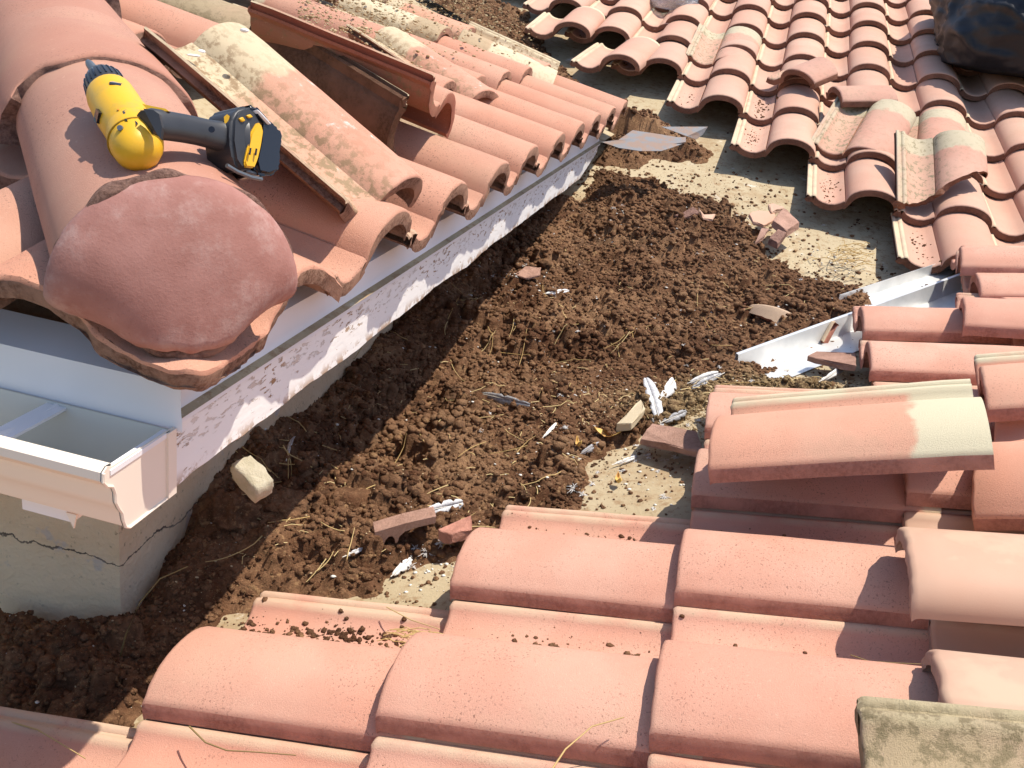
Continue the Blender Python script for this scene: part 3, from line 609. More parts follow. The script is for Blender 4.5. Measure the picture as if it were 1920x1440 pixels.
# ---------------------------------------------------------------- soil
rng=np.random.default_rng(11)
_T={}
def pnoise(x,y,s,seed):
    if seed not in _T: _T[seed]=np.random.default_rng(seed).random((256,256))
    T=_T[seed]; X=x*s+seed*3.7; Y=y*s+seed*1.3
    xi=np.floor(X).astype(int);yi=np.floor(Y).astype(int);fx=X-xi;fy=Y-yi; fx=fx*fx*(3-2*fx);fy=fy*fy*(3-2*fy)
    g=lambda a,b:T[a%256,b%256]
    return (g(xi,yi)*(1-fx)+g(xi+1,yi)*fx)*(1-fy)+(g(xi,yi+1)*(1-fx)+g(xi+1,yi+1)*fx)*fy-.5
def inpoly(x,y,P):
    n=len(P); ins=np.zeros(x.shape,bool); d=np.full(x.shape,9.)
    for i in range(n):
        ax,ay=P[i];bx,by=P[(i+1)%n]
        c=((ay>y)!=(by>y))&(x<(bx-ax)*(y-ay)/((by-ay) if by!=ay else 1e-9)+ax); ins^=c
        L2=(bx-ax)**2+(by-ay)**2+1e-12; t=np.clip(((x-ax)*(bx-ax)+(y-ay)*(by-ay))/L2,0,1)
        d=np.minimum(d,np.hypot(x-ax-t*(bx-ax),y-ay-t*(by-ay)))
    return np.where(ins,d,-d)
MAIN=[(-60,1150),(120,1150),(235,1130),(300,1060),(400,900),(560,760),(720,610),(830,520),(930,450),(1000,395),(1090,345),(1125,285),(1230,312),(1330,350),(1400,400),(1470,465),(1560,505),(1640,540),(1655,560),(1560,610),(1440,650),(1440,690),(1560,690),(1560,715),(1350,738),(1250,775),(1180,810),(1110,860),(1085,890),(1060,930),(980,985),(890,1010),(850,1035),(760,1050),(700,1080),(600,1088),(500,1102),(430,1130),(380,1180),(300,1262),(230,1330),(120,1322),(-60,1310)]
MP=[tuple(hG(px,py,-.045)[:2]) for px,py in MAIN]
# pull the edges that hide under the eave back to the wall
MP=[((min(a,-.33) if (k>=3 and k<=9) else a),b_) for k,(a,b_) in enumerate(MP)]
WY=[.25,.311,.406,.486,.572,.727,.911,1.13,1.39,1.63,2.6]; WZ=[-.565,-.542,-.52,-.483,-.455,-.432,-.432,-.425,-.392,-.372,-.10]
TANC=hG(1430,740,-.04)[:2]
def soil_h(x,y):
    g=np.maximum(zC(x,y,-OFF),zB(x,y,-OFF)); d=inpoly(x,y,MP)+.055*pnoise(x,y,8,5)+.04*pnoise(x,y,24,6)+.02*pnoise(x,y,60,61)
    e=np.clip((d+.015)/.10,0,1); e=e*e*(3-2*e)
    T=e*(.036+.05*pnoise(x,y,4.1,1)*1.1+.032*pnoise(x,y,11,2)+.016*pnoise(x,y,27,3)+.006*pnoise(x,y,70,4)+.003*pnoise(x,y,150,7))
    wz=np.interp(y,WY,WZ); wf=np.exp(-np.clip(x+.29,0,9)**2/(2*.085**2))*(x>-.30)
    T=T+np.clip(wz-g,0,1)*wf*.92*np.clip(d*20+1,0,1)
    h=g+np.where(e<=0,-.01,T-.003+.002*e)
    return h,e,g
STEP=.0045
def heightfield(name,x0,x1,y0,y1,fn,step,mats,ncr,seed,rmin=.0035,rmax=.014,maskfn=None):
    xs=np.arange(x0,x1,step);ys=np.arange(y0,y1,step); Xg,Yg=np.meshgrid(xs,ys); H,E,G=fn(Xg,Yg)
    r=np.random.default_rng(seed)
    cx=r.uniform(x0,x1,ncr);cy=r.uniform(y0,y1,ncr); rr=rmin+(rmax-rmin)*r.random(ncr)**3.0
    for a,b_,q in zip(cx,cy,rr):
        i=int((a-x0)/step);j=int((b_-y0)/step); k=int(q/step)+1
        if i-k<0 or j-k<0 or i+k+1>=len(xs) or j+k+1>=len(ys): continue
        if E[j,i]<.12: continue
        dn=float(pnoise(np.array([a]),np.array([b_]),7.,77)[0]+.5*pnoise(np.array([a]),np.array([b_]),19.,78)[0])
        if dn<-.18: q*=.6
        if dn<-.36: continue
        if dn>.12: q*=1.3
        sl=(slice(j-k,j+k+1),slice(i-k,i+k+1)); dd=(Xg[sl]-a)**2+(Yg[sl]-b_)**2; s=np.sqrt(np.clip(q*q-dd,0,None))
        H[sl]=np.where(dd<q*q,np.maximum(H[sl],H[j,i]+s*1.0-q*.30),H[sl])
    keep=E>0; q=keep[:-1,:-1]|keep[1:,:-1]|keep[:-1,1:]|keep[1:,1:]
    ny,nx=Xg.shape; idx=np.arange(nx*ny).reshape(ny,nx); F=np.stack([idx[:-1,:-1][q],idx[:-1,1:][q],idx[1:,1:][q],idx[1:,:-1][q]],1)
    used=np.unique(F); mp=-np.ones(nx*ny,int); mp[used]=np.arange(len(used)); F=mp[F]
    jx=r.uniform(-.3,.3,(ny,nx))*step; jy=r.uniform(-.3,.3,(ny,nx))*step
    V=np.stack([(Xg+jx).ravel()[used],(Yg+jy).ravel()[used],H.ravel()[used]],1)
    me=bpy.data.meshes.new(name); me.vertices.add(len(V)); me.vertices.foreach_set('co',V.astype(np.float32).ravel())
    me.loops.add(F.size); me.loops.foreach_set('vertex_index',F.astype(np.int32).ravel()); me.polygons.add(len(F)); me.polygons.foreach_set('loop_start',np.arange(0,F.size,4,dtype=np.int32)); me.polygons.foreach_set('loop_total',np.full(len(F),4,dtype=np.int32)); me.update(calc_edges=True)
    me.polygons.foreach_set('use_smooth',[True]*len(me.polygons))
    return link(name,me,mats),(xs,ys,H,E)
def soil_mat(name,tan):
    t=NT(name,.95,.15)
    c=t.mix(t.step(t.noise(9,5,.6),.34,.62),(.12,.052,.026),(.29,.155,.083)); c=t.mix(t.step(t.noise(75,4,.7),.38,.66),t.mix(.5,c,(.075,.036,.019)),c)
    vo=t.vor(170); c=t.mix(t.mul(t.step(t.noise(3.3,4,.6),.50,.66),.6),c,(.34,.20,.11)); c=t.mix(t.mul(t.step(t.noise(5.1,4,.6),.58,.68),.65),c,(.06,.032,.02)); c=t.mix(t.mul(t.step(t.noise(45,4,.7),.56,.68),.6),c,(.46,.28,.14)); c=t.mix(t.mul(t.step(t.noise(330,3,.75),.62,.69),.85),c,(.50,.34,.17))
    x,y,z=t.sep(t.obj); dx=t.add(x,-float(TANC[0]));dy=t.add(y,-float(TANC[1])); rr=t.math('SQRT',t.add(t.mul(t.mul(dx,dx),.45),t.mul(dy,dy)))
    c=t.mix(t.mul(t.step(t.add(rr,t.mul(t.add(t.noise(12,4),-.5),.2)),.24,.10),.75),c,t.mix(t.step(t.noise(150,3,.7),.42,.58),(.17,.11,.055),(.42,.31,.16)))
    t.col(c); t.nrm(t.bump(t.add(t.noise(260,4,.75),t.noise(90,3,.7)),1.0,.006)); return t.m
M['soil']=soil_mat('dark_crumbly_soil',0)
soil,SF=heightfield('nest_debris_soil',-.75,1.05,-.12,2.85,soil_h,STEP,(M['soil'],),42000,3,.003,.017)
tag(soil,'dark brown crumbly nest debris filling the valley by the eave','debris',kind='stuff')
# second heap up the far valley
FAR=[(1068,128),(1100,160),(1160,180),(1230,205),(1330,248),(1330,268),(1240,262),(1190,275),(1128,270),(1140,250),(1172,215),(1120,175),(1076,150)]
FP=[tuple(hB(px,py,-.04)[:2]) for px,py in FAR]
FAR2=[(880,-40),(985,-10),(1010,40),(1060,110),(1070,150),(1030,100),(940,60),(870,30),(760,-20)]
FP2=[tuple(hB(px,py,-.02)[:2]) for px,py in FAR2]
def far_h(x,y):
    g=np.maximum(zB(x,y,-OFF),np.where(y>2.9,zA(x,y,-.05),-9)); d=np.maximum(inpoly(x,y,FP),inpoly(x,y,FP2)*.7)+.03*pnoise(x,y,9,15)+.03*pnoise(x,y,24,16)
    e=np.clip((d+.015)/.09,0,1); T=e*(.040+.04*pnoise(x,y,6,11)+.02*pnoise(x,y,20,12)+.012*pnoise(x,y,60,13)); return g+np.where(e<=0,-.01,T),e,g
s2_,SF2=heightfield('valley_debris_soil',-1.9,.75,2.3,5.2,far_h,.0065,(M['soil'],),16000,4,.005,.018)
tag(s2_,'loose brown debris spilling down the valley behind the left roof','debris',kind='stuff')
def soilz(x,y):
    xs,ys,H,E=SF; i=int(round((x-xs[0])/STEP));j=int(round((y-ys[0])/STEP))
    g=max(zC(x,y,-OFF),zB(x,y,-OFF))
    if 0<=i<len(xs) and 0<=j<len(ys) and E[j,i]>0: return max(float(H[j,i]),g)
    return g
def onsoil(px,py,lift=0):
    """world point seen at this pixel, resting on soil or deck"""
    d=ray(px,py); t0=.6
    while t0<6:
        q=CAM+d*t0
        if q[2]<soilz(q[0],q[1])+lift: return Vector(q)
        t0+=.004
    return Vector(hG(px,py,-OFF))
# crumbs
def lumpset(name,items,mat,sub=1,seed=0,flat=.85):
    bm=bmesh.new(); bmesh.ops.create_icosphere(bm,subdivisions=sub,radius=1); bv=np.array([v.co[:] for v in bm.verts]); bf=np.array([[v.index for v in f.verts] for f in bm.faces]); bm.free()
    r=np.random.default_rng(seed); n=len(items); nv=len(bv)
    base=[]
    for k in range(12):
        amp=1+r.normal(0,.17,(nv,1)) ; base.append(bv*np.clip(amp,.55,1.5))
    V=np.empty((n*nv,3));F=np.empty((n*len(bf),3),int)
    for k,(x,y,z,s) in enumerate(items):
        a=r.uniform(0,6.28); ca,sa=math.cos(a),math.sin(a); q=base[k%12]*np.array([r.uniform(.75,1.3),r.uniform(.7,1.1),flat*r.uniform(.7,1.1)])*s
        V[k*nv:(k+1)*nv]=np.stack([q[:,0]*ca-q[:,1]*sa+x,q[:,0]*sa+q[:,1]*ca+y,q[:,2]+z],1); F[k*len(bf):(k+1)*len(bf)]=bf+k*nv
    me=bpy.data.meshes.new(name); me.vertices.add(len(V)); me.vertices.foreach_set('co',V.astype(np.float32).ravel())
    me.loops.add(F.size); me.loops.foreach_set('vertex_index',F.astype(np.int32).ravel()); me.polygons.add(len(F)); me.polygons.foreach_set('loop_start',np.arange(0,F.size,3,dtype=np.int32)); me.polygons.foreach_set('loop_total',np.full(len(F),3,dtype=np.int32)); me.update(calc_edges=True)
    return link(name,me,(mat,))
def vy_cut(x): return 3.2-.98*x
xs,ys,H,E=SF; cand=np.argwhere(E>.15); pick=cand[rng.integers(0,len(cand),27000)]
items=[(xs[i]+rng.uniform(-.002,.002),ys[j],float(H[j,i])+.001,(.0022+.0070*rng.random()**2.2)*(.7+.9*max(0,float(pnoise(np.array([xs[i]]),np.array([ys[j]]),7.,77)[0])+.5))) for j,i in pick]
tag(lumpset('debris_crumbs',items,M['soil'],1,5),'small brown clods lying loose over the debris','clods',kind='stuff')
pick=cand[rng.integers(0,len(cand),150)]
items=[(xs[i],ys[j],float(H[j,i]),.008+.013*rng.random()**2.5) for j,i in pick]
c=lumpset('debris_clods',items,M['soil'],3,6)
for v in c.data.vertices: pass
tag(c,'rounded brown clods half sunk in the debris','clods',kind='stuff')
xs2,ys2,H2,E2=SF2; c2=np.argwhere(E2>.1); pk=c2[rng.integers(0,len(c2),4200)]
tag(lumpset('valley_clods',[(xs2[i],ys2[j],float(H2[j,i])+.001,.002+.010*rng.random()**3) for j,i in pk],M['soil'],1,16),'small brown clods over the far valley debris','clods',kind='stuff')
# crumbs on bare underlay
P=[]
while len(P)<9000:
    x=rng.uniform(-.6,1.1);y=rng.uniform(0,3.2); d=float(inpoly(np.array([x]),np.array([y]),MP)[0])
    if d<.02 and rng.random()<math.exp(d*6): P.append((x,y,max(zC(x,y,-OFF),zB(x,y,-OFF))+.0008,(.0007+.0052*rng.random()**4)*(1+.4*(y>2))))
tag(lumpset('scattered_crumbs',P,M['soil'],1,8),'fine brown crumbs scattered on the beige underlay','crumbs',kind='stuff')
t=NT('pale_husks',.9); t.col(t.mix(t.step(t.noise(60,3),.4,.6),(.30,.20,.10),(.52,.41,.25))); M['husk']=t.m
P=[]
for _ in range(5200):
    px,py=R_.uniform(560,1010),R_.uniform(-20,120)
    if py>55+.0*px and R_.random()<.75: continue
    q=hA(px,py,.035+.03*R_.random())
    if q[1]>vy_cut(q[0]): continue
    P.append((q[0],q[1],q[2]-.01,.0010+.006*rng.random()**4))
tag(lumpset('roof_debris',P,M['husk'],1,41,.6),'brown and grey grit strewn over the upper left roof','debris',kind='stuff')
# pale husks (tan granular area)
P=[]
while len(P)<2600:
    x=TANC[0]+rng.normal(0,.20);y=TANC[1]+rng.normal(0,.09)-.01*0+ (x-TANC[0])*.25
    P.append((x,y,soilz(x,y)+.001,.0012+.0028*rng.random()**2))
for _ in range(1500):
    j,i=cand[rng.integers(0,len(cand))]; P.append((xs[i],ys[j],float(H[j,i])+.001,.0008+.0018*rng.random()**2))
tag(lumpset('seed_husks',P,M['husk'],1,9,.5),'pale seed husks and chaff mixed in the debris','husks',kind='stuff')
# crumbs lying in tile pans
def crumbpan(spec,label,seed):
    P=[];r=np.random.default_rng(seed)
    for (o,V,us,n,smax) in spec:
        m=frame(o,V,Z)
        for _ in range(int(n*(2.6 if V is VC else 1.6))):
            u=us-(.022 if V is VC else 0)+r.normal(0,.017); v=r.uniform(.005,.29)
            if r.random()<.3: v=r.normal(.15,.03)
            h=np.interp(u,[p[0] for p in PROF],[p[1] for p in PROF]); q=m@Vector((u,v,h)); P.append((q.x,q.y,q.z+.0008,.0008+smax*r.random()**3))
    tag(lumpset('pan_crumbs',P,M['soil'],1,seed),label,'crumbs',kind='stuff')
def Co(i,j): return (C0[0]+j*EC,C0[1]+i*W_,C0[2]+tC*j*EC)
def Bo(i,j): return (B0[0]+i*W_,B0[1]+j*EB,B0[2]+tB*j*EB)
crumbpan([(Co(0,0),VC,.095,190,.0048),(Co(0,1),VC,.105,120,.0052),(Co(1,1),VC,.105,150,.0045),(Co(0,2),VC,.1,14,.004),(Co(-1,1),VC,.1,8,.003),(Co(-1,2),VC,.1,16,.003),(Co(1,2),VC,.1,10,.003)],'brown crumbs lying in the pans of the near salmon tiles',21)
crumbpan([(Bo(1,-3),VB,.07,50,.004),(Bo(0,-2),VB,.07,50,.0045),(Bo(0,-1),VB,.07,26,.004),(Bo(-1,-1),VB,.07,20,.004),(Bo(-2,0),VB,.07,25,.006),(Bo(2,-4),VB,.08,40,.005),(Bo(-3,1),VB,.07,12,.005),(Bo(0,-1),VB,.08,40,.006)],'brown crumbs lying in the pans of the far pink tiles',22)
# ---------------------------------------------------------------- feathers, needles, leaf, stone
def fe_mat(name,a,b_,tr=.0):
    t=NT(name,.6,.3); x,y,z=t.sep(t.obj); w_=t.noise(300,3,vec=t.comb(t.mul(x,.15),y,z)); c=t.mix(t.step(w_,.35,.65),a,b_); t.col(c); return t.m
M['fw']=fe_mat('white_feather',(.62,.60,.58),(.80,.79,.77)); M['fg']=fe_mat('grey_feather',(.25,.25,.26),(.42,.42,.43)); M['fs']=fe_mat('silver_feather',(.44,.44,.45),(.66,.66,.67)); M['shaft']=fe_mat('feather_shaft',(.70,.66,.58),(.78,.74,.66))
def feather(p0,p1,wpx,mat,label,lift=.009,up1=0,curl=.22):
    wpx*=1.15; a=onsoil(*p0)+Vector((0,0,lift)); b_=onsoil(*p1)+Vector((0,0,lift+up1)); d=b_-a; L=d.length; d.normalize(); sd_=d.cross(Vector(-FW)).normalized(); nn=sd_.cross(d)
    wd=wpx/FPX*np.dot(np.array(a)-CAM,FW)/2; n=16; root=empty('feather',a)
    for side in (-1,1):
        v=[];f=[]
        for k in range(n+1):
            s=k/n; w_=wd*(math.sin(math.pi*min(1,(s*.9+.06)))**.55)*(1+.10*vnoise((s*9,side,wpx),1)); 
            if side<0: w_*=.75
            c=a+d*L*s+nn*(curl*L*(s*(1-s)))
            for q,(o_,h_) in enumerate(((0,.0),(.5,.05),(1,.0))):
                jg=(.12*w_*vnoise((s*40,side*7,0),1) if q==2 else 0)
                if q==2 and (int(s*23+side*3+wpx)%7==0): jg-=.45*w_
                v.append(c+sd_*side*(w_*o_+jg)+nn*(w_*h_)+d*w_*.5*o_)
        for k in range(n):
            for q in range(2): f.append((k*3+q,k*3+q+1,(k+1)*3+q+1,(k+1)*3+q))
        o=pydata('vane',v,f,(M[mat],),root,True,90); mo=o.modifiers.new('s','SOLIDIFY'); mo.thickness=.0004
    b=MB(); b.tube([a+d*L*(s/8.-.10)+nn*(curl*L*max(0,s/8.*(1-s/8.)))+nn*.0005 for s in range(9)],[.0009*(1-.08*s) for s in range(9)],6); b.build('shaft',M['shaft'],root)
    tag(root,label,'feather','feathers lying in the debris')
for a in [((903,745),(992,766),17,'fg','grey feather lying alone in the middle of the brown debris'),
 ((1238,752),(1262,718),24,'fw','short white feather behind the upright grey one'),
 ((1292,724),(1345,706),18,'fw','bright white feather at the edge of the chaff'),
 ((1352,708),(1296,735),12,'fg','grey feather under the bright white one'),
 ((1241,798),(1285,778),16,'fg','grey feather lying behind the flat brown pink shard'),
 ((1538,720),(1584,690),13,'fw','white strip like feather under the curved broken tile piece'),
 ((793,968),(866,950),26,'fs','silvery folded feather above the lugged tile shard'),
 ((735,1087),(770,1056),17,'fw','white feather on the beige underlay below the lugged shard'),
 ((645,1052),(680,1036),9,'fs','thin grey feather left of the lugged shard'),
 ((1150,878),(1192,863),9,'fw','narrow white feather on the underlay near the yellow leaf'),
 ((1088,858),(1122,838),12,'fs','greyish curled feather below the yellow leaf'),
 ((1018,826),(1042,800),7,'shaft','straw coloured quill near the fluffy down'),
 ((538,868),(552,826),9,'fs','pale feather in shade against the wall'),
 ((1022,556),(1066,550),9,'fw','tiny white feather in the middle of the far debris')]: feather(*a)
feather((1238,806),(1204,742),26,'fs','large grey feather standing upright beside the salmon shard',.008,.035,.2)
M['down']=fe_mat('down_fluff',(.60,.58,.56),(.75,.73,.70))
b=MB()
SP=[(R_.uniform(900,1500),R_.uniform(430,820),R_.uniform(5,10)) for _ in range(34)]+[(R_.gauss(1180,60),R_.gauss(860,35),9) for _ in range(12)]+[(1060,805,14),(1075,920,18),(1090,930,14),(1165,388,16),(1150,392,14),(800,1040,22),(830,1020,24),(780,1030,16),(770,1065,14),(1040,440,8),(985,500,16),(1000,505,14),(970,520,10),(885,572,8),(1150,455,8),(1010,640,8),(925,680,7),(1440,690,9),(1225,790,14),(1265,860,12),(960,545,9),(1290,800,10),(1245,935,14),(1500,525,10),(1530,525,9),(1310,790,10),(1110,910,12),(860,600,10),(940,490,12),(925,520,12),(880,555,9),(900,500,10),(1350,690,10),(1390,420,10),(1300,720,8),(770,1045,14)]
for px,py,s in SP:
    c=onsoil(px,py)
    for _ in range(26):
        dr=Vector((R_.gauss(0,1),R_.gauss(0,1),abs(R_.gauss(.2,.6)))).normalized(); L_=s/FPX*1.6*R_.uniform(.4,1); m_=c+dr*L_*.5+Vector((0,0,L_*.25)); e_=c+dr*L_+Vector((R_.gauss(0,.2)*L_,R_.gauss(0,.2)*L_,0))
        b.tube([c,m_,e_],[.0007,.0006,.0002],4,False)
tag(b.build('down_fluff',M['down']),'white tufts of bird down caught in the debris','down',kind='stuff')
# white droppings / paint chips
t=NT('white_chips',.8); t.col(t.mix(t.noise(50,3),(.60,.57,.50),(.78,.76,.71))); P=[]
for _ in range(900):
    j,i=cand[rng.integers(0,len(cand))]; P.append((xs[i],ys[j],float(H[j,i])+.0015,.0008+.0040*rng.random()**4))
for cxy,n,s in ((hG(990,505,-.02),150,.05),(hG(925,520,-.02),60,.04),(hG(1010,640,-.02),40,.05),(hG(1060,830,-.03),70,.06),(hG(1150,395,-.03),40,.04),(hG(1575,465,-.07),120,.045),(hG(1310,370,-.07),60,.10),(hG(1230,890,-.07),60,.06),(hG(840,1060,-.07),70,.04),(hG(1400,395,-.07),50,.05)):
    for _ in range(n):
        x=cxy[0]+rng.normal(0,s);y=cxy[1]+rng.normal(0,s); P.append((x,y,soilz(x,y)+.001,(.0008+.0040*rng.random()**3)))
tag(lumpset('white_chips',P,t.m,1,31,.45),'white specks of droppings and flaked paint','chips',kind='stuff')
t=NT('dry_needle',.6); t.col(t.mix(t.rnd,(.42,.27,.10),(.60,.46,.22))); M['needle']=t.m
def needle(pts,label,r=.0011,group='dry pine needles',mat='needle',name='pine_needle',lift=.004):
    b=MB(); b.tube(pts,[r*(1-.5*k/len(pts)) for k in range(len(pts))],5); o=b.build(name,M[mat],None,True,80); tag(o,label,'needle',group); return o
LMK=[((475,898),'mortar block'),((985,510),'brown paper scrap'),((672,940),'dark clod'),((755,1000),'lugged shard'),((950,755),'lone grey feather'),((1180,780),'salmon shard'),((1140,825),'yellow leaf'),((1225,770),'upright grey feather'),((1320,715),'bright white feather'),((1490,620),'curved shard'),((1470,440),'ridged brown shard'),((1300,400),'curled red shard'),((1045,553),'tiny white feather'),((560,850),'shaded feather by the wall'),((1590,560),'valley metal'),((1070,890),'bare underlay patch')]
SEEN={}
def nearest(px,py):
    d=sorted((math.hypot(px-a,py-b_),n,a,b_) for (a,b_),n in LMK)[0]; dx,dy=px-d[2],py-d[3]; r='touching' if d[0]<35 else ('just ' if d[0]<90 else 'far ')+(('right of' if dx>0 else 'left of') if abs(dx)>abs(dy) else ('below' if dy>0 else 'above'))
    return '%s the %s'%(r,d[1])
for k in range(95):
    while True:
        px,py=R_.uniform(430,1500),R_.uniform(540,1080)
        q=hG(px,py,-.04); 
        if inpoly(np.array([q[0]]),np.array([q[1]]),MP)[0]>.0: break
    c=onsoil(px,py); a=R_.uniform(0,6.28); L_=R_.uniform(.035,.095); cv=R_.uniform(-.3,.3); pts=[]
    for s in range(7):
        u=(s/6-.5)*L_; x=c.x+math.cos(a)*u-math.sin(a)*cv*(u*u)/L_*2; y=c.y+math.sin(a)*u+math.cos(a)*cv*(u*u)/L_*2
        pts.append((x,y,soilz(x,y)))
    zz=[p[2] for p in pts]; fit_=np.polyfit(range(7),zz,1); pts=[(p[0],p[1],max(float(np.polyval(fit_,s)),p[2]-.004)+.0075) for s,p in enumerate(pts)]
    lb='%s %s needle, %s, %s'%('bent' if abs(cv)>.15 else 'straight',['short straw coloured','long straw coloured'][L_>.065],['in shade','in sun'][px>1250-.85*(py-120)+0],nearest(px,py))
    if lb in SEEN: continue
    SEEN[lb]=1; needle(pts,lb)
def pn(pix,off): return [hC(px,py,off) for px,py in pix]
t=NT('dry_stem',.7); t.col((.26,.19,.08)); M['stem']=t.m
needle(pn([(355,1362),(385,1392),(425,1407),(480,1410),(555,1416)],.013),'long dark needle lying on the front tile near its left edge',.0011,None,'stem')
needle(pn([(1030,1450),(1060,1405),(1110,1362),(1170,1345)],.033),'long curved straw needle crossing the front middle tile',.0011,None)
needle(pn([(0,1348),(70,1368),(115,1395),(160,1422)],-.012),'long needle on the shaded tile at the bottom left',.0011,None)
needle(pn([(1595,1228),(1630,1240),(1680,1243),(1728,1245)],.006),'thin dark needle pointing at the lower pale barrel piece',.0007,None,'stem')
needle(pn([(725,1138),(770,1162),(825,1180)],-.004),'straw needle across the exposed ridge of the nearest tile',.0009,None)
st=[onsoil(226,1236)+Vector((0,0,.006)),Vector(hG(236,1190,.0)),Vector(hG(262,1130,.03)),Vector(hG(300,1085,.05)),Vector(hG(352,1062,.06))]
needle(st,'tall bent dry stem rising in the shade by the wall corner',.0014,None,'stem','dry_twig')
# straw patch
b=MB()
for _ in range(420):
    px,py=(R_.gauss(1330,130),R_.gauss(770,45)) if R_.random()<.45 else (R_.uniform(430,1620),R_.uniform(420,1080))
    q=hG(px,py,-.04)
    if inpoly(np.array([q[0]]),np.array([q[1]]),MP)[0]<.0: continue
    c=onsoil(px,py); a=R_.uniform(0,6.28); L_=R_.uniform(.010,.034); d=Vector((math.cos(a),math.sin(a),R_.uniform(-.25,.25)))*L_/2; c=c+Vector((0,0,.005))
    b.tube([c-d,c+Vector((R_.gauss(0,.002),R_.gauss(0,.002),.002)),c+d],R_.uniform(.0005,.0010),4,False)
tag(b.build('chaff',M['needle']),'short bits of straw and chaff strewn through the brown debris','chaff',kind='stuff')
b=MB()
for _ in range(46):
    px,py=R_.gauss(1590,22),R_.gauss(478,14); c=hG(px,py,-.068); a=R_.gauss(.5,.5); L_=R_.uniform(.03,.08); d=Vector((math.cos(a),math.sin(a),.2))*L_/2
    b.tube([Vector(c)-d+Vector((0,0,.004)),Vector(c)+Vector((0,0,.012)),Vector(c)+d+Vector((0,0,.004))],.0011,4,False)
for _ in range(30):
    px,py=R_.gauss(770,25),R_.gauss(1192,6); c=hC(px,py,-.008); a=R_.gauss(.1,.4); L_=R_.uniform(.012,.04); d=Vector((math.cos(a),math.sin(a),.1))*L_/2
    b.tube([Vector(c)-d,Vector(c)+Vector((0,0,.003)),Vector(c)+d],.0007,4,False)
tag(b.build('straw_bits',M['needle']),'small mats of broken straw','straw',kind='stuff')
# leaf
def leaf(cpx,L_,ang,mat,label,name='dry_leaf'):
    c=onsoil(*cpx)+Vector((0,0,.010)); v=[];f=[];n=12
    for k in range(n+1):
        s=k/n; w_=.013*math.sin(math.pi*s)**.8*(L_/.05)
        for q in (-1,-.5,0,.5,1):
            x=(s-.5)*L_;y=q*w_; z=.006*abs(q)**1.5+.012*(s-.5)**2*4+.003*vnoise((s*3,q,L_*99),2)
            v.append(c+Vector((x*math.cos(ang)-y*math.sin(ang),x*math.sin(ang)+y*math.cos(ang),z)))
    for k in range(n):
        for q in range(4): f.append((k*5+q,k*5+q+1,(k+1)*5+q+1,(k+1)*5+q))
    o=pydata(name,v,f,(M[mat],),None,True,90); mo=o.modifiers.new('s','SOLIDIFY'); mo.thickness=.0005; tag(o,label,'leaf','dry leaves in the debris')
t=NT('yellow_leaf',.5,.4); t.col(t.mix(t.step(t.noise(40,3),.45,.6),(.68,.46,.14),(.50,.25,.07))); M['leaf']=t.m
leaf((1135,826),.055,.15,'leaf','yellow brown dry leaf left of the salmon shard'); leaf((1157,914),.026,1.9,'leaf','small curled yellow leaf on the bare underlay'); leaf((1082,845),.022,2.2,'leaf','tiny yellow leaf just left of the large dry leaf')
# mortar block
t=NT('beige_mortar',.95); t.col(t.mix(t.step(t.noise(40,5,.7),.35,.65),(.42,.37,.26),(.52,.46,.34))); t.nrm(t.bump(t.noise(160,4,.8),.9,.004)); M['mortar']=t.m
def lump(c,dims,rot,mat,label,cat,name,amp=.12,fr=25,sub=4,box=.5):
    bm=bmesh.new(); bmesh.ops.create_icosphere(bm,subdivisions=sub,radius=1)
    Rm=Matrix.Rotation(rot[2],3,'Z')@Matrix.Rotation(rot[1],3,'Y')@Matrix.Rotation(rot[0],3,'X')
    for v in bm.verts:
        q=v.co.copy(); m_=max(abs(q.x),abs(q.y),abs(q.z)); q=q*(1-box)+q/m_*box*.92
        q=Vector((q.x*dims[0],q.y*dims[1],q.z*dims[2])); q+=q.normalized()*min(dims)*amp*(mn.noise((q+Vector(c))*fr)+.5*mn.noise((q+Vector(c))*fr*3)); v.co=Rm@q+Vector(c)
    me=bpy.data.meshes.new(name); bm.to_mesh(me); bm.free(); me.polygons.foreach_set('use_smooth',[True]*len(me.polygons)); o=link(name,me,(M[mat],)); return tag(o,label,cat)
c=at(474,898,1.235)
lump(c,(.030,.017,.017),(.2,.35,-.35),'mortar','beige block of mortar lying on the soil against the wall','mortar block','mortar_block',.18,40,4,.72)
c=onsoil(672,940); lump((c[0],c[1],c[2]-.004),(.060,.045,.026),(.0,.0,.3),'soil','smooth dark clod of caked dung in the near soil','clod','dirt_clod',.35,30,5,.1)
c=onsoil(430,965); lump((c[0],c[1],c[2]-.0),(.045,.035,.035),(.0,.0,.3),'soil','rounded dark clod below the mortar block','clod','dirt_clod',.5,45,5,.1)
c=onsoil(530,935); lump((c[0],c[1],c[2]-.01),(.04,.05,.02),(.0,.0,.9),'soil','flat brown clod right of the mortar block','clod','dirt_clod',.5,45,5,.1)
# pebbles on the sandy tile
for px,py,l,mm in ((378,97,'small blue grey pebble on the sandy loose tile','flash'),(458,57,'white chip on the cream head of the sandy loose tile','fw'),(363,104,'flat pale chip in the pan of the sandy loose tile','fw')):
    c=hA(px,py,.19 if px<400 else .235); d=ray(px,py); 
    mt=Matrix(((0.0236,-0.8701,0.4924,0.0132),(0.9954,0.0662,0.0693,0.377),(-0.0929,0.4884,0.8676,0.1766),(0,0,0,1))).inverted(); n_=np.array([.4924,.0693,.8676]); o_=np.array([.0132,.377,.1766])+n_*(-.018 if px<400 else .049)
    c=hit(px,py,n_,float(n_@o_)); lump(c,(.006,.004,.003) if px!=363 else (.010,.004,.002),(0,0,.4),mm,l,'pebble','pebble',.2,90,2,.1)
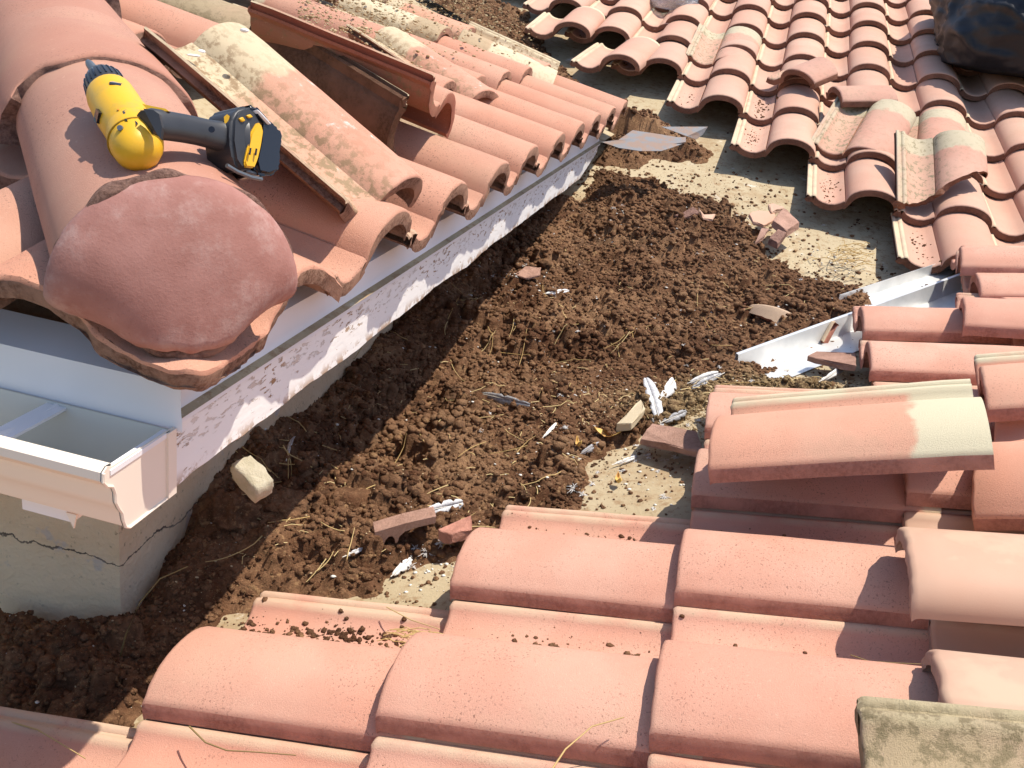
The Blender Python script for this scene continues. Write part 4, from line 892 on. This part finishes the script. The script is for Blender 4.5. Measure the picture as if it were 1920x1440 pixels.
# ---------------------------------------------------------------- garbage bags
t=NT('black_plastic',.5,.35); t.col(t.mix(t.noise(6,3),(.006,.007,.010),(.012,.013,.018))); t.nrm(t.bump(t.noise(9,3,.5,dist=1.5),.18,.01)); M['bag']=t.m
t=NT('clear_plastic',.12,.6); t.b.inputs['Transmission Weight'].default_value=.75; t.col((.75,.80,.85)); t.nrm(t.bump(t.noise(60,5,.6,dist=1),.8,.01)); M['clear']=t.m
def bag(c,dims,mat,label,seed,name='garbage_bag',cat='garbage bag',sub=6):
    bm=bmesh.new(); bmesh.ops.create_icosphere(bm,subdivisions=sub,radius=1)
    for v in bm.verts:
        q=v.co.copy(); n1=mn.noise(q*1.3+Vector((seed,0,0))); r1=1-abs(mn.noise(q*3.1+Vector((0,seed,0))))*.0; rid=abs(mn.noise(q*2.6+Vector((seed,3,0)))); rid2=abs(mn.noise(Vector((q.x*5,q.y*5,q.z*11))+Vector((0,seed,5))))
        s=1+.20*n1+.05*math.exp(-40*rid*rid)+.02*math.exp(-60*rid2*rid2)-.04; z=q.z*s
        if z<-.55: z=-.55+(z+.55)*.15
        v.co=Vector((q.x*s*dims[0]+c[0],q.y*s*dims[1]+c[1],z*dims[2]+c[2]))
    me=bpy.data.meshes.new(name); bm.to_mesh(me); bm.free(); me.polygons.foreach_set('use_smooth',[True]*len(me.polygons)); return tag(link(name,me,(M[mat],)),label,cat)
bag((1.62,4.10,.60),(.50,.60,.36),'bag','full black plastic garbage bag resting on the far slope',3)
bag((-.02,4.40,.50),(.12,.14,.07),'clear','crumpled clear and blue plastic sheet at the top edge',8,'plastic_sheet','plastic',5)
# ---------------------------------------------------------------- drill
t=NT('yellow_plastic',.42,.5); c=t.mix(t.step(t.noise(30,4,.6),.55,.75),(.72,.40,.015),(.55,.34,.05)); t.col(c); t.nrm(t.bump(t.noise(200,3),.15,.001)); M['yel']=t.m
t=NT('black_rubber',.42,.5); t.col(t.mix(t.noise(40,3),(.022,.023,.027),(.040,.040,.044))); M['rub']=t.m
t=NT('black_gloss',.18,.6); t.col((.012,.012,.016)); M['gloss']=t.m
t=NT('chuck_steel',.45,.5); t.b.inputs['Metallic'].default_value=.6; t.col((.16,.18,.20)); M['chk']=t.m
t=NT('seam_shadow',.8); t.col((.35,.20,.02)); M['seam']=t.m
t=NT('faded_red_ink',.6); t.col((.55,.22,.03)); M['ink']=t.m
dr=empty('cordless_drill',tuple(at(255,265,.93))); tag(dr,'yellow and black cordless drill lying on its side on the hip cap','power drill')
def lin(a,b_,t_): return a+(b_-a)*t_
DA,DN=.925,1.04      # depth at the rear of the body, depth at the nose
def bd(py): return lin(DN,DA,(py-120)/(290-120))
def loft(name,secs,mat,parent,flat=1.0,n=28,ex=2.0,depthf=None):
    """secs: (px,py,radius_px[,radius through]) along an axis"""
    P=[Vector(at(s[0],s[1],depthf(s) if depthf else bd(s[1]))) for s in secs]; v=[];f=[]
    for i,(s,p) in enumerate(zip(secs,P)):
        t_=(P[min(i+1,len(P)-1)]-P[max(i-1,0)]).normalized(); a=t_.cross(Vector(FW)).normalized(); b_=a.cross(t_).normalized()
        dp=depthf(s) if depthf else bd(s[1]); r=s[2]/FPX*dp; rt=(s[3]/FPX*dp if len(s)>3 else r)*flat
        for k in range(n):
            an=2*math.pi*k/n; ca,sa=math.cos(an),math.sin(an); ca=math.copysign(abs(ca)**(2/ex),ca);sa=math.copysign(abs(sa)**(2/ex),sa); v.append(p+a*r*ca+b_*rt*sa)
    m=len(secs)
    for i in range(m-1):
        for k in range(n): f.append((i*n+k,i*n+(k+1)%n,(i+1)*n+(k+1)%n,(i+1)*n+k))
    f.append(tuple(range(n))[::-1]); f.append(tuple((m-1)*n+k for k in range(n)))
    b=MB(); b.add(v,f); return b.build(name,M[mat],parent,True,42)
hs=loft('motor_housing',[(262,297,14),(260,293,31),(258,285,42),(257,274,48),(254,260,50.5),(250,250,49),(248,245,46.5),(245,240,48.5),(238,229,48.5),(227,215,47),(218,199,46),(210,185,44.5),(207,179,43),(204,174,37)],'yel',dr,ex=2.0)
ck=loft('chuck',[(205,176,38.5),(201,168,38.5),(197,160,37),(193,153,33),(189,147,28),(184,140,18),(181,137,11)],'rub',dr); ck['label']='dark ribbed chuck'
loft('driver_bit',[(181,137,9),(174,128,8.5),(168,120,7.5),(165,116,5)],'chk',dr)
def onface(px,py,k=0): # point a little in front of the housing face
    cx=254+(py-270)*.50; off=(px-cx)/50.; dep=bd(py)-.0450*math.sqrt(max(.05,1-off*off))-k; return Vector(at(px,py,dep))
def patch(name,poly,mat,parent,f=onface,th=.0042,k=.0004,label=None):
    P=[f(px,py,k) for px,py in poly]; n=(P[1]-P[0]).cross(P[-1]-P[0]).normalized(); 
    b=MB(); b.prism(P,n,th); o=b.build(name,M[mat],parent)
    if label: o['label']=label
    return o
patch('side_window',[(181,215),(184,204),(189,212),(185,232),(180,228)],'gloss',hs)
patch('grip_strip',[(205,157),(212,156),(228,160),(244,166),(242,168),(226,164),(206,161)],'gloss',hs)
patch('vent_slot',[(230,212),(236,209),(250,210),(268,214),(277,219),(275,223),(262,219),(246,216),(232,217)],'rub',hs)
for x in (250,265): patch('vent_slot',[(x,225),(x+4,226),(x+8,236),(x+5,238)],'gloss',hs)
patch('vent_slot',[(234,226),(238,227),(240,230),(236,229)],'gloss',hs); patch('vent_slot',[(278,236),(281,237),(283,241),(280,240)],'gloss',hs)
for q in ((225,240),(297,252)):
    p=onface(*q,.0008); b=MB(); b.tube([p-Vector(FW)*-.001,p-Vector(FW)*.0012],[.003,.0026],10); b.build('screw',M['chk'],hs)
for (x,y) in ((214,189),(219,190),(224,191),(229,192),(216,195),(222,197),(228,199),(234,201),(220,204),(227,206)):
    patch('worn_print',[(x,y),(x+3.5,y+.8),(x+3,y+3),(x-.5,y+2.4)],'ink',hs,th=.0006)
for py_,cx_,r_,w_ in ((266,255,49.8,.9),):
    c_=Vector(at(cx_,py_,bd(py_))); ax=(Vector(at(215,183,bd(183)))-Vector(at(253,280,bd(280)))).normalized(); a=ax.cross(Vector(FW)).normalized(); b2=a.cross(ax).normalized(); r=r_/FPX*bd(py_)
    b=MB(); b.tube([c_+a*r*math.cos(q*math.pi/24)-b2*r*math.sin(q*math.pi/24)*(1 if b2.dot(Vector(FW))>0 else -1) for q in range(25)],.0009,6); b.build('housing_seam',M['seam'],hs)
for k in range(12):
    an=math.pi*(k+.5)/12; ax=(Vector(at(186,137,bd(137)))-Vector(at(207,170,bd(170)))).normalized(); a=ax.cross(Vector(FW)).normalized(); b2=a.cross(ax).normalized(); sg=(1 if b2.dot(Vector(FW))>0 else -1)
    P=[]
    for (x,y,r_) in ((203,171,38.8),(200,166,38.6),(196,158,36.6),(193,153,33.2)):
        r=r_/FPX*bd(y); P.append(Vector(at(x,y,bd(y)))+a*r*math.cos(an)-b2*r*math.sin(an)*sg)
    b=MB(); b.tube(P,.0009,6); b.build('chuck_rib',M['gloss'],ck)

def hd(s): return lin(.93,1.02,(s[0]-280)/(450-280))
hn=loft('handle',[(272,232,24),(285,231,27),(300,234,27.5),(320,237,26.5),(345,241,26),(370,246,25.5),(395,252,26),(415,256,28),(430,260,34),(438,262,42),(446,264,46)],'rub',dr,ex=2.6,depthf=hd,flat=.82)
patch('handle_web',[(271,205),(290,208),(300,215),(306,240),(303,262),(296,252),(285,232)],'rub',dr,f=lambda px,py,k:Vector(at(px,py,.914-k)),th=.006)
patch('trigger',[(272,199),(290,203),(316,208),(322,213),(300,212),(280,208)],'yel',dr,f=lambda px,py,k:Vector(at(px,py,.945)),th=.016)
p=Vector(at(397,243,hd((397,))-.0215)); b=MB(); b.tube([p,p-Vector(FW)*.0009],[.0032,.0032],10); b.build('screw_hole',M['gloss'],hn)
def bf(px,py,k): return Vector(at(px,py,lin(.985,1.045,(px-430)/100)-k))
def slab(name,poly,mat,parent,th,k=0,bev=.004,seg=3,smooth=True):
    P=[bf(px,py,k) for px,py in poly]; C_=sum(P,Vector())/len(P); n=Vector((0,0,0))
    for i in range(len(P)): n+=(P[i]-C_).cross(P[(i+1)%len(P)]-C_)
    n.normalize(); 
    if n.dot(Vector(FW))>0: n=-n
    P=[q-n*(q-C_).dot(n)-n*th/2 for q in P]
    b=MB(); b.prism(P,n,th); o=b.build(name,M[mat],parent)
    bm=bmesh.new(); bm.from_mesh(o.data); bmesh.ops.bevel(bm,geom=bm.edges[:],offset=bev,segments=seg,affect='EDGES',clamp_overlap=True); bm.to_mesh(o.data); bm.free()
    o.data.polygons.foreach_set('use_smooth',[True]*len(o.data.polygons)); o.data.set_sharp_from_angle(angle=math.radians(45)); return o
slab('handle_foot',[(436,222),(446,203),(466,196),(480,206),(492,228),(490,262),(480,318),(452,319),(440,300),(434,262)],'rub',dr,.044)
bt=slab('battery',[(466,197),(482,194),(496,208),(514,231),(530,240),(535,256),(531,276),(528,292),(531,308),(524,324),(506,331),(484,326),(478,300),(486,262),(488,232)],'gloss',dr,.050,k=.001,bev=.006)
la=slab('battery_latch',[(484,229),(491,232),(495,246),(491,272),(485,298),(478,315),(462,313),(459,304),(466,276),(471,250),(477,240)],'yel',dr,.006,k=.004,bev=.0015,seg=2)
slab('release_button',[(449,222),(456,219),(461,226),(455,229)],'yel',dr,.004,k=.003,bev=.0006,seg=1); slab('release_button',[(463,216),(470,214),(475,219),(468,222)],'yel',dr,.004,k=.003,bev=.0006,seg=1)
patch('trigger_guard',[(423,222),(429,217),(434,221),(430,236),(424,234)],'yel',dr,f=lambda px,py,k:Vector(at(px,py,1.0)),th=.012)
for a_,b2 in (((470,278),(468,290)),((481,279),(479,291))):
    b=MB(); b.tube([bf(*a_,.0085),bf(*b2,.0085)],.0011,6); b.build('latch_slot',M['gloss'],la)
slab('label_plate',[(482,205),(487,207),(510,232),(506,233)],'flash',dr,.03,k=.006,bev=.0008,seg=1)
b=MB(); b.tube([bf(425,310,.0),bf(445,322,.0),bf(470,332,-.002),bf(490,336,-.004),bf(488,328,-.01),bf(460,320,-.01)],.0022,8); b.build('belt_hook',M['chk'],dr,True)
